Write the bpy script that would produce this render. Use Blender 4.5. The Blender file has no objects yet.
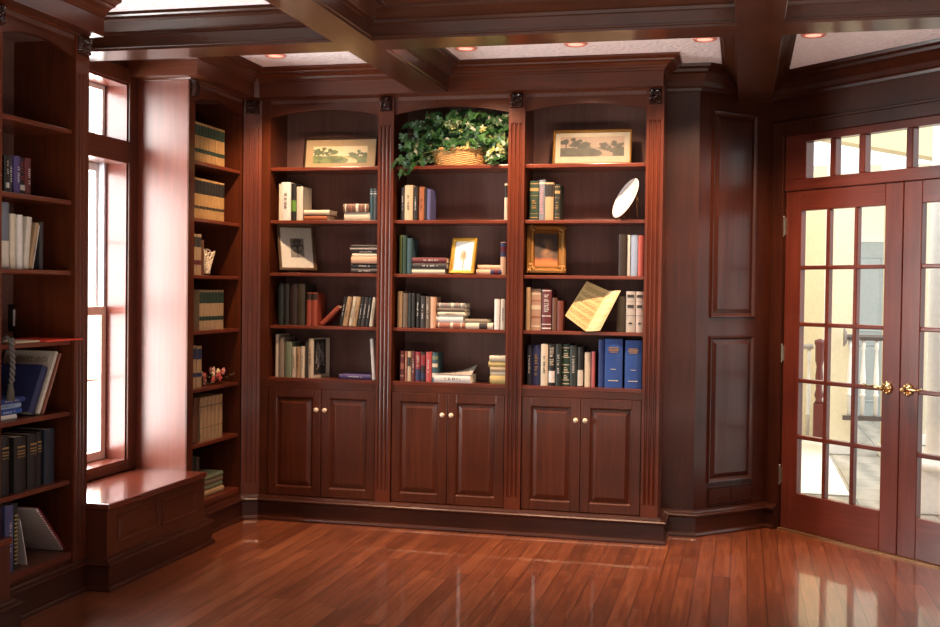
import bpy, math, random
from mathutils import Vector, Matrix, noise
R = math.radians
rng = random.Random(7)
scene = bpy.context.scene
col = scene.collection

# ------------------------------------------------------------------ colours
def lin(c):
    return c / 12.92 if c <= 0.04045 else ((c + 0.055) / 1.055) ** 2.4
def hx(h, a=1.0):
    h = h.lstrip('#')
    return tuple(lin(int(h[i:i + 2], 16) / 255) for i in (0, 2, 4)) + (a,)

# ------------------------------------------------------------------ materials
def new_mat(name):
    m = bpy.data.materials.new(name); m.use_nodes = True
    nt = m.node_tree
    return m, nt, nt.nodes['Principled BSDF']
def N(nt, t, **k):
    n = nt.nodes.new(t)
    for a, v in k.items(): setattr(n, a, v)
    return n
def wood(name, dark, light, axis='Z', rough=0.34, coat=0.22, coat_rough=0.14, scale=1.0):
    m, nt, b = new_mat(name)
    tc = N(nt, 'ShaderNodeTexCoord'); mp = N(nt, 'ShaderNodeMapping')
    s = {'X': (1.2, 22, 22), 'Y': (22, 1.2, 22), 'Z': (22, 22, 1.2)}[axis]
    mp.inputs['Scale'].default_value = tuple(v * scale for v in s)
    nz = N(nt, 'ShaderNodeTexNoise'); nz.inputs['Scale'].default_value = 2.2
    nz.inputs['Detail'].default_value = 7; nz.inputs['Roughness'].default_value = 0.62; nz.inputs['Distortion'].default_value = 0.7
    n2 = N(nt, 'ShaderNodeTexNoise'); n2.inputs['Scale'].default_value = 2.0; n2.inputs['Detail'].default_value = 2
    mx = N(nt, 'ShaderNodeMath', operation='ADD'); ml = N(nt, 'ShaderNodeMath', operation='MULTIPLY'); ml.inputs[1].default_value = 0.5
    rp = N(nt, 'ShaderNodeValToRGB')
    rp.color_ramp.elements[0].position = 0.34; rp.color_ramp.elements[0].color = dark
    rp.color_ramp.elements[1].position = 0.68; rp.color_ramp.elements[1].color = light
    L = nt.links.new
    L(tc.outputs['Object'], mp.inputs['Vector']); L(mp.outputs[0], nz.inputs['Vector']); L(tc.outputs['Object'], n2.inputs['Vector'])
    L(nz.outputs[0], mx.inputs[0]); L(n2.outputs[0], mx.inputs[1]); L(mx.outputs[0], ml.inputs[0]); L(ml.outputs[0], rp.inputs[0])
    L(rp.outputs[0], b.inputs['Base Color'])
    bp = N(nt, 'ShaderNodeBump'); bp.inputs['Strength'].default_value = 0.04; bp.inputs['Distance'].default_value = 0.003
    L(nz.outputs[0], bp.inputs['Height']); L(bp.outputs[0], b.inputs['Normal'])
    b.inputs['Roughness'].default_value = rough; b.inputs['Specular IOR Level'].default_value = 0.4
    b.inputs['Coat Weight'].default_value = coat; b.inputs['Coat Roughness'].default_value = coat_rough
    return m
_pl = {}
def plain(hexcol, rough=0.55, metal=0.0, coat=0.0, var=0.12, name=None):
    key = (hexcol, rough, metal, coat)
    if key in _pl: return _pl[key]
    m, nt, b = new_mat(name or ('finish_' + hexcol.lstrip('#')))
    c = hx(hexcol)
    tc = N(nt, 'ShaderNodeTexCoord'); nz = N(nt, 'ShaderNodeTexNoise'); nz.inputs['Scale'].default_value = 35; nz.inputs['Detail'].default_value = 3
    rp = N(nt, 'ShaderNodeValToRGB')
    rp.color_ramp.elements[0].color = tuple(v * (1 - var) for v in c[:3]) + (1,)
    rp.color_ramp.elements[1].color = tuple(min(1, v * (1 + var)) for v in c[:3]) + (1,)
    nt.links.new(tc.outputs['Object'], nz.inputs['Vector']); nt.links.new(nz.outputs[0], rp.inputs[0]); nt.links.new(rp.outputs[0], b.inputs['Base Color'])
    b.inputs['Roughness'].default_value = rough; b.inputs['Metallic'].default_value = metal; b.inputs['Coat Weight'].default_value = coat
    _pl[key] = m
    return m
def emis(name, hexcol, s):
    m, nt, b = new_mat(name)
    b.inputs['Base Color'].default_value = hx(hexcol); b.inputs['Emission Color'].default_value = hx(hexcol); b.inputs['Emission Strength'].default_value = s
    return m
def vcol(name, rough=0.6):
    m, nt, b = new_mat(name)
    a = N(nt, 'ShaderNodeVertexColor'); a.layer_name = 'Col'
    nt.links.new(a.outputs[0], b.inputs['Base Color']); b.inputs['Roughness'].default_value = rough
    return m
def glass_mat():
    m, nt, b = new_mat('clear_glass')
    out = nt.nodes['Material Output']
    tr = N(nt, 'ShaderNodeBsdfTransparent'); gl = N(nt, 'ShaderNodeBsdfGlossy'); gl.inputs['Roughness'].default_value = 0.02
    tr.inputs[0].default_value = (0.95, 0.965, 0.96, 1)
    fr = N(nt, 'ShaderNodeFresnel'); fr.inputs[0].default_value = 1.45; mx = N(nt, 'ShaderNodeMixShader')
    ge = N(nt, 'ShaderNodeNewGeometry'); iv = N(nt, 'ShaderNodeMath', operation='SUBTRACT'); iv.inputs[0].default_value = 1; pr = N(nt, 'ShaderNodeMath', operation='MULTIPLY')
    nt.links.new(ge.outputs['Backfacing'], iv.inputs[1]); nt.links.new(iv.outputs[0], pr.inputs[0]); nt.links.new(fr.outputs[0], pr.inputs[1])
    nt.links.new(pr.outputs[0], mx.inputs[0]); nt.links.new(tr.outputs[0], mx.inputs[1]); nt.links.new(gl.outputs[0], mx.inputs[2]); nt.links.new(mx.outputs[0], out.inputs[0])
    nt.nodes.remove(b)
    return m

WD, WL = hx('361609'), hx('602c14')
M = {}
M['wood'] = wood('cherry_wood_upright', WD, WL, 'Z')
M['woodx'] = wood('cherry_wood_across', WD, WL, 'X')
M['woody'] = wood('cherry_wood_lengthwise', WD, WL, 'Y')
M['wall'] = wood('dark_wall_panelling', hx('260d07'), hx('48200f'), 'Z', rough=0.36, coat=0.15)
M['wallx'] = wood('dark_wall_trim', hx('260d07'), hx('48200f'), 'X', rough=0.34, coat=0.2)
M['back'] = wood('cherry_back_panel', hx('573a32'), hx('74524a'), 'Z', rough=0.55, coat=0.0)
M['polish'] = wood('polished_cherry_panel', hx('5a2618'), hx('82402c'), 'Z', rough=0.36, coat=0.7, coat_rough=0.34)
M['polishy'] = wood('polished_cherry_top', hx('4a1d12'), hx('743626'), 'Y', rough=0.26, coat=0.8, coat_rough=0.14)
M['shelf'] = wood('cherry_shelf', hx('4c2013'), hx('743622'), 'X', rough=0.3, coat=0.4)
M['beam'] = wood('dark_beam_wood', hx('30160b'), hx('4c2611'), 'X', rough=0.3, coat=0.4, coat_rough=0.15)
M['beamy'] = wood('dark_beam_wood_lengthwise', hx('30160b'), hx('4c2611'), 'Y', rough=0.3, coat=0.4, coat_rough=0.15)
M['door'] = wood('red_cherry_door', hx('4c1e15'), hx('703527'), 'Z', rough=0.3, coat=0.4)
M['doorx'] = wood('red_cherry_door_rail', hx('4c1e15'), hx('703527'), 'X', rough=0.3, coat=0.4)
M['carved'] = wood('carved_dark_wood', hx('1d0c08'), hx('3a1c14'), 'Z', rough=0.22, coat=0.5)
M['glass'] = glass_mat()
M['brass'] = plain('dcc48e', 0.22, 1.0, name='polished_brass')
M['steel'] = plain('b9b4a6', 0.3, 1.0, name='hinge_metal')
M['vc'] = vcol('painted_print', 0.55)
M['white'] = plain('f0ede8', 0.5, name='white_paint')
M['paper'] = plain('e9dfc6', 0.8, name='page_block')

def floor_mat():
    m, nt, b = new_mat('oak_plank_floor'); L = nt.links.new
    tc = N(nt, 'ShaderNodeTexCoord'); sp = N(nt, 'ShaderNodeSeparateXYZ'); L(tc.outputs['Object'], sp.inputs[0])
    def mth(op, a, bb=None):
        n = N(nt, 'ShaderNodeMath', operation=op)
        for i, v in ((0, a), (1, bb)):
            if v is None: continue
            if isinstance(v, (int, float)): n.inputs[i].default_value = v
            else: L(v, n.inputs[i])
        return n.outputs[0]
    u = mth('DIVIDE', sp.outputs['X'], 0.084); row = mth('FLOOR', u); fu = mth('FRACT', u)
    w1 = N(nt, 'ShaderNodeTexWhiteNoise', noise_dimensions='1D'); L(row, w1.inputs['W'])
    v = mth('ADD', mth('DIVIDE', sp.outputs['Y'], 0.95), mth('MULTIPLY', w1.outputs[0], 7.3)); idx = mth('FLOOR', v); fv = mth('FRACT', v)
    cb = N(nt, 'ShaderNodeCombineXYZ'); L(row, cb.inputs[0]); L(idx, cb.inputs[1])
    w2 = N(nt, 'ShaderNodeTexWhiteNoise', noise_dimensions='2D'); L(cb.outputs[0], w2.inputs['Vector'])
    mp = N(nt, 'ShaderNodeMapping'); mp.inputs['Scale'].default_value = (26, 1.6, 1); L(tc.outputs['Object'], mp.inputs['Vector'])
    ad = N(nt, 'ShaderNodeVectorMath', operation='ADD'); L(mp.outputs[0], ad.inputs[0]); 
    sc = N(nt, 'ShaderNodeVectorMath', operation='SCALE'); sc.inputs['Scale'].default_value = 13; L(w2.outputs['Color'], sc.inputs[0]); L(sc.outputs[0], ad.inputs[1])
    nz = N(nt, 'ShaderNodeTexNoise'); nz.inputs['Scale'].default_value = 1.6; nz.inputs['Detail'].default_value = 6; nz.inputs['Distortion'].default_value = 0.8; L(ad.outputs[0], nz.inputs['Vector'])
    t = mth('ADD', mth('MULTIPLY', w2.outputs[0], 0.27), mth('MULTIPLY', nz.outputs[0], 0.8))
    rp = N(nt, 'ShaderNodeValToRGB'); e = rp.color_ramp.elements
    e[0].position = 0.1; e[0].color = hx('40200f'); e[1].position = 0.9; e[1].color = hx('9c5a38')
    k = e.new(0.5); k.color = hx('723b22'); L(t, rp.inputs[0])
    gap = mth('MAXIMUM', mth('LESS_THAN', fu, 0.06), mth('LESS_THAN', fv, 0.004))
    mx = N(nt, 'ShaderNodeMix', data_type='RGBA'); L(mth('MULTIPLY', gap, 0.7), mx.inputs[0]); L(rp.outputs[0], mx.inputs[6]); mx.inputs[7].default_value = hx('2a0f08')
    L(mx.outputs[2], b.inputs['Base Color'])
    b.inputs['Roughness'].default_value = 0.3; b.inputs['Coat Weight'].default_value = 0.8; b.inputs['Coat Roughness'].default_value = 0.06
    bp = N(nt, 'ShaderNodeBump'); bp.inputs['Strength'].default_value = 0.05; bp.inputs['Distance'].default_value = 0.002
    L(mth('SUBTRACT', mth('MULTIPLY', nz.outputs[0], 0.25), gap), bp.inputs['Height']); L(bp.outputs[0], b.inputs['Normal'])
    return m
def ceiling_mat():
    m, nt, b = new_mat('embossed_ceiling_paper'); L = nt.links.new
    tc = N(nt, 'ShaderNodeTexCoord'); vo = N(nt, 'ShaderNodeTexVoronoi'); vo.inputs['Scale'].default_value = 38; L(tc.outputs['Object'], vo.inputs['Vector'])
    rp = N(nt, 'ShaderNodeValToRGB'); rp.color_ramp.elements[0].color = hx('efe2e4'); rp.color_ramp.elements[1].color = hx('fbf4f5'); rp.color_ramp.elements[1].position = 0.6
    L(vo.outputs['Distance'], rp.inputs[0]); L(rp.outputs[0], b.inputs['Base Color'])
    bp = N(nt, 'ShaderNodeBump'); bp.inputs['Strength'].default_value = 0.6; bp.inputs['Distance'].default_value = 0.01
    L(vo.outputs['Distance'], bp.inputs['Height']); L(bp.outputs[0], b.inputs['Normal']); b.inputs['Roughness'].default_value = 0.75
    return m
def tile_mat():
    m, nt, b = new_mat('pale_marble_tile'); L = nt.links.new
    tc = N(nt, 'ShaderNodeTexCoord'); br = N(nt, 'ShaderNodeTexBrick'); L(tc.outputs['Object'], br.inputs['Vector'])
    br.offset = 0; br.inputs['Scale'].default_value = 1; br.inputs['Brick Width'].default_value = 0.45; br.inputs['Row Height'].default_value = 0.45; br.inputs['Mortar Size'].default_value = 0.006
    br.inputs['Color1'].default_value = hx('cfc4b4'); br.inputs['Color2'].default_value = hx('bfb3a4'); br.inputs['Mortar'].default_value = hx('8f8578')
    wv = N(nt, 'ShaderNodeTexWave'); wv.inputs['Scale'].default_value = 1.4; wv.inputs['Distortion'].default_value = 7; wv.inputs['Detail'].default_value = 3; L(tc.outputs['Object'], wv.inputs['Vector'])
    mx = N(nt, 'ShaderNodeMix', data_type='RGBA'); mx.blend_type = 'MULTIPLY'; mx.inputs[0].default_value = 0.35; L(br.outputs[0], mx.inputs[6]); L(wv.outputs[0], mx.inputs[7])
    L(mx.outputs[2], b.inputs['Base Color']); b.inputs['Roughness'].default_value = 0.15
    return m
M['floor'] = floor_mat(); M['ceiling'] = ceiling_mat(); M['tile'] = tile_mat()

# ------------------------------------------------------------------ mesh builder
class MB:
    def __init__(s): s.v = []; s.f = []; s.m = []; s.cur = 0
    def add(s, vs, fs):
        o = len(s.v); s.v += [tuple(v) for v in vs]
        for f in fs: s.f.append(tuple(i + o for i in f)); s.m.append(s.cur)
        return s
    def mat(s, i): s.cur = i; return s
    def box(s, x0, x1, y0, y1, z0, z1):
        if x0 > x1: x0, x1 = x1, x0
        if y0 > y1: y0, y1 = y1, y0
        if z0 > z1: z0, z1 = z1, z0
        v = [(x, y, z) for z in (z0, z1) for y in (y0, y1) for x in (x0, x1)]
        return s.add(v, [(0, 2, 3, 1), (4, 5, 7, 6), (0, 1, 5, 4), (2, 6, 7, 3), (0, 4, 6, 2), (1, 3, 7, 5)])
    def prism(s, poly, h0, h1, axis='z'):
        n = len(poly)
        def P(a, b, h): return (a, b, h) if axis == 'z' else ((a, h, b) if axis == 'y' else (h, a, b))
        v = [P(a, b, h0) for a, b in poly] + [P(a, b, h1) for a, b in poly]
        f = [tuple(range(n - 1, -1, -1)), tuple(range(n, 2 * n))] + [(i, (i + 1) % n, n + (i + 1) % n, n + i) for i in range(n)]
        return s.add(v, f)
    def lathe(s, prof, n=20, c=(0, 0, 0), mtx=None):
        vs = []; fs = []; k = len(prof)
        for i in range(n):
            a = 2 * math.pi * i / n
            for r, z in prof: vs.append((r * math.cos(a), r * math.sin(a), z))
        for i in range(n):
            j = (i + 1) % n
            for t in range(k - 1): fs.append((i * k + t, j * k + t, j * k + t + 1, i * k + t + 1))
        fs.append(tuple(i * k for i in range(n - 1, -1, -1))); fs.append(tuple(i * k + k - 1 for i in range(n)))
        if mtx is not None: vs = [mtx @ Vector(v) for v in vs]
        vs = [(v[0] + c[0], v[1] + c[1], v[2] + c[2]) for v in vs]
        return s.add(vs, fs)
    def tube(s, pts, r, n=8):
        pts = [Vector(p) for p in pts]; vs = []; fs = []; k = len(pts)
        rr = r if isinstance(r, (list, tuple)) else [r] * k
        for i, p in enumerate(pts):
            d = (pts[min(i + 1, k - 1)] - pts[max(i - 1, 0)]).normalized()
            a = Vector((0, 0, 1)) if abs(d.z) < 0.9 else Vector((1, 0, 0))
            u = d.cross(a).normalized(); w = d.cross(u)
            for j in range(n):
                t = 2 * math.pi * j / n; vs.append(p + (u * math.cos(t) + w * math.sin(t)) * rr[i])
        for i in range(k - 1):
            for j in range(n): fs.append((i * n + j, i * n + (j + 1) % n, (i + 1) * n + (j + 1) % n, (i + 1) * n + j))
        fs.append(tuple(range(n))); fs.append(tuple((k - 1) * n + j for j in range(n - 1, -1, -1)))
        return s.add(vs, fs)
    def ball(s, c, r, n=10, sc=(1, 1, 1)):
        prof = [(max(1e-4, r * math.sin(math.pi * i / n)), -r * math.cos(math.pi * i / n)) for i in range(n + 1)]
        o = len(s.v); s.lathe(prof, n + 4)
        s.v[o:] = [(x * sc[0] + c[0], y * sc[1] + c[1], z * sc[2] + c[2]) for x, y, z in s.v[o:]]
        return s
    def sweep(s, path, prof, closed_prof=True):
        """profile (offset to the right of travel, z) swept with mitred corners"""
        n = len(path); k = len(prof); vs = []; fs = []
        def nrm(a, b):
            dx, dy = b[0] - a[0], b[1] - a[1]; l = math.hypot(dx, dy); return (dy / l, -dx / l)
        for i, p in enumerate(path):
            if i == 0: m = nrm(path[0], path[1])
            elif i == n - 1: m = nrm(path[-2], path[-1])
            else:
                a = nrm(path[i - 1], p); b = nrm(p, path[i + 1]); d = 1 + a[0] * b[0] + a[1] * b[1]
                m = ((a[0] + b[0]) / d, (a[1] + b[1]) / d)
            for o, z in prof: vs.append((p[0] + m[0] * o, p[1] + m[1] * o, z))
        kk = k if closed_prof else k - 1
        for i in range(n - 1):
            for j in range(kk): fs.append((i * k + j, i * k + (j + 1) % k, (i + 1) * k + (j + 1) % k, (i + 1) * k + j))
        fs.append(tuple(range(k - 1, -1, -1))); fs.append(tuple((n - 1) * k + j for j in range(k)))
        return s.add(vs, fs)
    def build(s, name, mats, parent=None, smooth=False, bevel=0.0, loc=None, rot=None):
        me = bpy.data.meshes.new(name); me.from_pydata(s.v, [], s.f)
        if not isinstance(mats, (list, tuple)): mats = [mats]
        for m in mats: me.materials.append(m)
        if len(mats) > 1: me.polygons.foreach_set('material_index', s.m)
        if smooth: me.polygons.foreach_set('use_smooth', [True] * len(me.polygons))
        me.update()
        import bmesh
        bm = bmesh.new(); bm.from_mesh(me); bmesh.ops.recalc_face_normals(bm, faces=bm.faces); bm.to_mesh(me); bm.free()
        o = bpy.data.objects.new(name, me); col.objects.link(o)
        if parent: o.parent = parent
        if loc: o.location = loc
        if rot: o.rotation_euler = rot
        if bevel:
            b = o.modifiers.new('bevel', 'BEVEL'); b.width = bevel; b.segments = 2; b.limit_method = 'ANGLE'; b.angle_limit = R(40)
        return o
def tag(o, label=None, cat=None, group=None, kind=None):
    if label: o['label'] = label
    if cat: o['category'] = cat
    if group: o['group'] = group
    if kind: o['kind'] = kind
    return o
def empty(name, loc=(0, 0, 0), rot=(0, 0, 0)):
    o = bpy.data.objects.new(name, None); col.objects.link(o); o.empty_display_size = 0.1
    o.location = loc; o.rotation_euler = rot
    return o
def thing(name, label, cat, loc=(0, 0, 0), rot=(0, 0, 0), group=None):
    return tag(empty(name, loc, rot), label, cat, group)
def struct(o): o['kind'] = 'structure'; return o
def copy_tree(o, parent=None):
    c = o.copy(); col.objects.link(c)
    if parent: c.parent = parent
    for ch in list(o.children): copy_tree(ch, c)
    return c

# ------------------------------------------------------------------ measured plan (metres)
BW, PW = 0.6926, 0.0964                    # bay opening and pilaster widths of the back bookcases
X0 = [0.0, 0.789, 1.578]                   # left side of each bay opening
XE = X0[2] + BW + PW                       # right end of the back bookcases (2.367)
ZS = [2.1464, 1.8252, 1.5065, 1.1866, 0.8675]
ZL = [2.1218, 1.8005, 1.4807, 1.1649, 0.8388, 0.5236, 0.1923]
XF = -0.159                                # face of the bookcases along the left wall
XW, YW = -0.48, 0.273                      # left wall and back wall planes
S = math.sqrt(0.5)
PX, PY = 2.5535, YW                        # start of the slanting panel
PL = 0.5945
KX, KY = PX + S * PL, PY + S * PL          # corner of panel and glazed-door wall
ZC = 2.72                                  # ceiling
YB = -8.6                                  # wall behind the camera
DT0, DW = 0.1037, 0.8346                   # door opening start and leaf width along the door wall
def dpt(t, off=0.0):                       # a point on the door wall
    return (KX + S * t - S * off, KY - S * t - S * off)
DEND = 3.9
XR, YR = dpt(DEND)

# ------------------------------------------------------------------ room shell
fl = MB(); fl.prism([(-0.7, YB - .1), (XR + .3, YB - .1), (XR + .3, YR), dpt(0.1, -.16), dpt(-.2, -.1), (-0.7, 0.5)], -0.05, 0.0)
struct(fl.build('floor', M['floor']))
ce = MB(); ce.prism([(-0.72, YB - .12), (XR + .3, YB - .12), (XR + .3, YR + .1), dpt(0.0, -.4), (KX - .5, KY + .4), (-0.72, 0.5)], ZC, ZC + 0.06)
struct(ce.build('ceiling', M['ceiling']))
wl = MB()
WY0, WY1, WZ0, WZ1 = -1.62, -0.83, 0.445, 2.52
wl.box(-.68, XW, YB, WY0, 0, ZC).box(-.68, XW, WY1, YW + .2, 0, ZC).box(-.68, XW, WY0, WY1, 0, WZ0).box(-.68, XW, WY0, WY1, WZ1, ZC)
struct(wl.build('wall_left', M['wall']))
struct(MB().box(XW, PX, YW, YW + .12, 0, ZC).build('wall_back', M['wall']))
struct(MB().box(-.7, XR + .2, YB - .12, YB, 0, ZC).build('wall_front', M['wood']))
struct(MB().box(XR, XR + .12, YB, YR + .1, 0, ZC).build('wall_side', M['wood']))

# slanting panelled wall with its two raised panels
pc = struct(empty('wall_corner', (PX, PY, 0), (0, 0, R(45))))
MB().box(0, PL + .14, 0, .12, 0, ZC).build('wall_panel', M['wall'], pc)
def raised_panel(mb, x0, x1, z0, z1, y, mw=.022, depth=.012):
    """applied moulding with a bevelled field, facing -y from plane y"""
    def ring(a, b, ya, yb):
        r = []
        for (i, yy) in ((a, ya), (b, yb)):
            r.append([(x0 + i, yy, z0 + i), (x1 - i, yy, z0 + i), (x1 - i, yy, z1 - i), (x0 + i, yy, z1 - i)])
        mb.add(r[0] + r[1], [(k, (k + 1) % 4, 4 + (k + 1) % 4, 4 + k) for k in range(4)])
    ring(0, .004, y, y - depth); ring(.004, mw * .55, y - depth, y - depth * .8); ring(mw * .55, mw, y - depth * .8, y - .0005)
    ring(mw, mw + .004, y - .0005, y - .0005); ring(mw + .004, mw + .03, y - .0005, y - depth * .75)
    i = mw + .03; yy = y - depth * .75
    mb.add([(x0 + i, yy, z0 + i), (x1 - i, yy, z0 + i), (x1 - i, yy, z1 - i), (x0 + i, yy, z1 - i)], [(0, 1, 2, 3)])
for z0, z1 in ((1.272, 2.485), (.298, 1.165)):
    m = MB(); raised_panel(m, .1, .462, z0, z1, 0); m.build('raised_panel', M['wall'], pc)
vg = thing('vent_grille', 'brown louvred air vent low on the slanting panelled wall', 'vent', (PX, PY, 0), (0, 0, R(45)))
m = MB(); m.box(.112, .475, -.007, 0, .158, .17).box(.112, .475, -.007, 0, .262, .272).box(.112, .124, -.007, 0, .17, .262).box(.463, .475, -.007, 0, .17, .262).box(.288, .299, -.006, 0, .17, .262)
m.build('frame', M['carved'], vg)
m = MB()
for i in range(8): z = .174 + i * .0112; m.box(.124, .288, -.0065, -.002, z, z + .0055).box(.299, .463, -.0065, -.002, z, z + .0055)
m.build('louvre', M['wood'], vg)
MB().box(.124, .463, -.0015, -.0005, .17, .262).build('backing', plain('0c0706', .8), vg)

# the glazed-door wall: jambs, transom rail, head and the rest of the wall
dw = struct(empty('wall_right', (KX, KY, 0), (0, 0, R(-45))))
T1 = DT0 + 2 * DW
m = MB(); m.box(-.12, DT0 - .004, 0, .14, 0, ZC).box(T1 + .004, DEND, 0, .14, 0, ZC).box(DT0 - .004, T1 + .004, 0, .14, 2.36, ZC)
m.build('wall_panel', M['wall'], dw)
m = MB()
for t0, t1 in ((.02, DT0 - .004), (T1 + .004, T1 + .09)):
    m.box(t0, t1, -.014, 0, 0, 2.40)
m.box(.02, T1 + .09, -.016, 0, 2.36, 2.43).box(.02, T1 + .09, -.022, 0, 2.43, 2.445)
tr = m.build('trim_1', M['wall'], bevel=.003); tr.location = (KX, KY, 0); tr.rotation_euler = (0, 0, R(-45)); struct(tr)
tw = struct(empty('window_2', (KX, KY, 0), (0, 0, R(-45))))
panes = [(.262, .436), (.474, .639), (.681, .951), (.993, 1.263), (1.305, 1.47), (1.508, 1.612)]
m = MB(); m.box(DT0, T1, .0, .07, 2.0305, 2.098).box(DT0, T1, .0, .07, 2.314, 2.36).box(DT0, panes[0][0], .0, .07, 2.098, 2.314).box(panes[-1][1], T1, 0, .07, 2.098, 2.314)
m.build('frame', M['doorx'], tw, bevel=.004)
for a, b in zip(panes, panes[1:]):
    MB().box(a[1], b[0], .004, .06, 2.098, 2.314).build('mullion', M['door'], tw, bevel=.006)
MB().box(panes[0][0], panes[-1][1], .03, .036, 2.098, 2.314).build('glass', M['glass'], tw)
for di in range(2):
    t0 = DT0 + di * DW; x = lambda a: (t0 + a * DW)
    d = struct(empty('door_%d' % (di + 1), (KX, KY, 0), (0, 0, R(-45))))
    ga, gb = .146, .860
    if di: ga, gb = 1 - gb, 1 - ga
    zt, zb = 1.9087, .2334
    m = MB(); m.box(x(0) + .002, x(ga), .01, .054, .012, 2.03).box(x(gb), x(1) - .002, .01, .054, .012, 2.03)
    m.build('stile', M['door'], d, bevel=.004)
    m = MB(); m.box(x(ga), x(gb), .01, .054, zt, 2.03).box(x(ga), x(gb), .01, .054, .012, zb)
    m.build('rail', M['doorx'], d, bevel=.004)
    m = MB(); w = (gb - ga) * DW
    for k in (1, 2): c = x(ga) + w * k / 3; m.box(c - .0125, c + .0125, .012, .05, zb, zt)
    for k in range(1, 5): c = zb + (zt - zb) * k / 5; m.box(x(ga), x(gb), .012, .05, c - .0125, c + .0125)
    m.build('muntin_grid', M['doorx'], d, bevel=.006)
    MB().box(x(ga), x(gb), .029, .034, zb, zt).build('glass', M['glass'], d)
    if di == 0:
        for z0, z1 in ((1.767, 1.88), (1.01, 1.112), (.272, .382)):
            hm = MB(); hm.tube([(x(0) - .002, .0, z0), (x(0) - .002, .0, z1)], .0055, 10).ball((x(0) - .002, 0, z0), .006, 6).ball((x(0) - .002, 0, z1), .006, 6).box(x(0) - .016, x(0) + .012, .004, .012, z0 + .006, z1 - .006)
            hm.build('hinge', M['steel'], d)
    # ornate lever handle
    hc = .858 if di == 0 else .993; sg = -1 if di == 0 else 1
    m = MB(); mt = Matrix.Rotation(R(90), 3, 'X')
    m.lathe([(.001, .022), (.014, .021), (.018, .014), (.027, .01), (.033, .004), (.033, 0)], 16, (hc, .01, .912), mt)
    for k in range(8):
        a = k * math.pi / 4; m.ball((hc + .026 * math.cos(a), .004, .912 + .026 * math.sin(a)), .010, 6, (1, .8, 1))
    m.build('handle_rose', M['brass'], d, True)
    m = MB(); pts = [(hc, -.012, .912), (hc, -.035, .913), (hc + sg * .02, -.043, .914), (hc + sg * .05, -.043, .92), (hc + sg * .085, -.042, .916), (hc + sg * .112, -.04, .922)]
    m.tube(pts, [.008, .009, .01, .0075, .0065, .004], 10); m.ball((hc, -.043, .913), .013, 8); m.ball((hc + sg * .114, -.04, .924), .007, 6)
    m.build('lever_handle', M['brass'], d, True)
MB().box(DT0, T1, -.012, .06, 0, .011).build('trim_2', plain('8a6a4a', .4, .5), None, loc=(KX, KY, 0), rot=(0, 0, R(-45)))
struct(bpy.data.objects['trim_2'])

# left window
w1 = struct(empty('window_1'))
m = MB(); ct = .05
m.box(XW, XW + .016, WY1, -.742, .40, 2.60).box(XW, XW + .016, -1.728, WY0, .40, 2.60).box(XW, XW + .016, WY0, WY1, WZ1, 2.60).box(XW, XW + .016, WY0, WY1, .40, WZ0)
m.build('casing', M['wood'], w1, bevel=.004)
m = MB(); m.box(-.69, XW + .012, WY0, WY1, 2.083, 2.205); m.build('transom_rail', M['woody'], w1, bevel=.004)
m = MB(); m.box(-.68, XW + .002, WY1 - .012, WY1, WZ0, WZ1).box(-.68, XW + .002, WY0, WY0 + .012, WZ0, WZ1).box(-.68, XW + .002, WY0, WY1, WZ1 - .012, WZ1).box(-.68, XW + .012, WY0, WY1, WZ0, WZ0 + .016)
m.build('jamb', M['doorx'], w1)
def sash(name, x0, x1, z0, z1, fw, mat, munt=()):
    m = MB(); a, b = WY0 + .012, WY1 - .012
    m.box(x0, x1, a, a + fw, z0, z1).box(x0, x1, b - fw, b, z0, z1).box(x0, x1, a + fw, b - fw, z0, z0 + fw).box(x0, x1, a + fw, b - fw, z1 - fw, z1)
    for z in munt: m.box((x0 + x1) / 2 - .004, (x0 + x1) / 2 + .004, a + fw, b - fw, z - .005, z + .005)
    o = m.build(name, mat, w1, bevel=.004)
    MB().box((x0 + x1) / 2 - .002, (x0 + x1) / 2 + .002, a + fw, b - fw, z0 + fw, z1 - fw).build('glass', M['glass'], o)
sashw = plain('e6c4b0', .4, name='warm_sash_wood')
sash('lower_sash', -.63, -.595, WZ0 + .016, 1.30, .048, sashw, (.90,))
sash('upper_sash', -.668, -.638, 1.25, 2.083, .045, M['white'], (1.66,))
sash('transom_sash', -.65, -.61, 2.205, WZ1 - .012, .028, M['white'])
m = MB(); m.box(-.637, -.60, WY1 - .034, WY1 - .012, 1.30, 2.083).box(-.637, -.60, WY0 + .012, WY0 + .034, 1.30, 2.083); m.build('sash_track', plain('c9c4cc', .4), w1)

# baseboards, cornice, crown, beams
BASE = [(-.01, 0), (.056, 0), (.056, .01), (.05, .02), (.041, .024), (.041, .108), (.053, .113), (.055, .123), (.047, .13), (.03, .134), (.025, .142), (.012, .148), (-.01, .148)]
XS = -.045
pth = [(XS, YB), (XS, -2.44), (XF, -2.44), (XF, -1.73), (XS, -1.73), (XS, -.74), (XF, -.74), (XF, -.05), (-.055, 0), (XE, 0), (XE, YW), (PX, YW), (KX, KY), dpt(DT0 - .006)]
BASE2 = [(o - .03 if o < 0 else o - .012, z) for o, z in BASE]
struct(MB().sweep(pth[:8], [(o - .012 if o > 0 else o, z) for o, z in BASE]).build('baseboard_left', M['wallx'], bevel=0))
struct(MB().sweep(pth[7:], [(o - .006 if o > 0 else o, z) for o, z in BASE]).build('baseboard_back', M['wallx']))
struct(MB().sweep([dpt(T1 + .09), dpt(DEND), (XR, YB)], BASE).build('baseboard_right', M['wallx']))
CORN = [(-.02, 2.55), (.018, 2.55), (.024, 2.556), (.1, 2.556), (.1, 2.64), (.106, 2.643), (.108, 2.652), (.115, 2.656), (.122, 2.668), (.14, 2.682), (.158, 2.688), (.161, 2.696), (.178, 2.704), (.188, 2.708), (.191, 2.719), (-.02, 2.719)]
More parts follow.
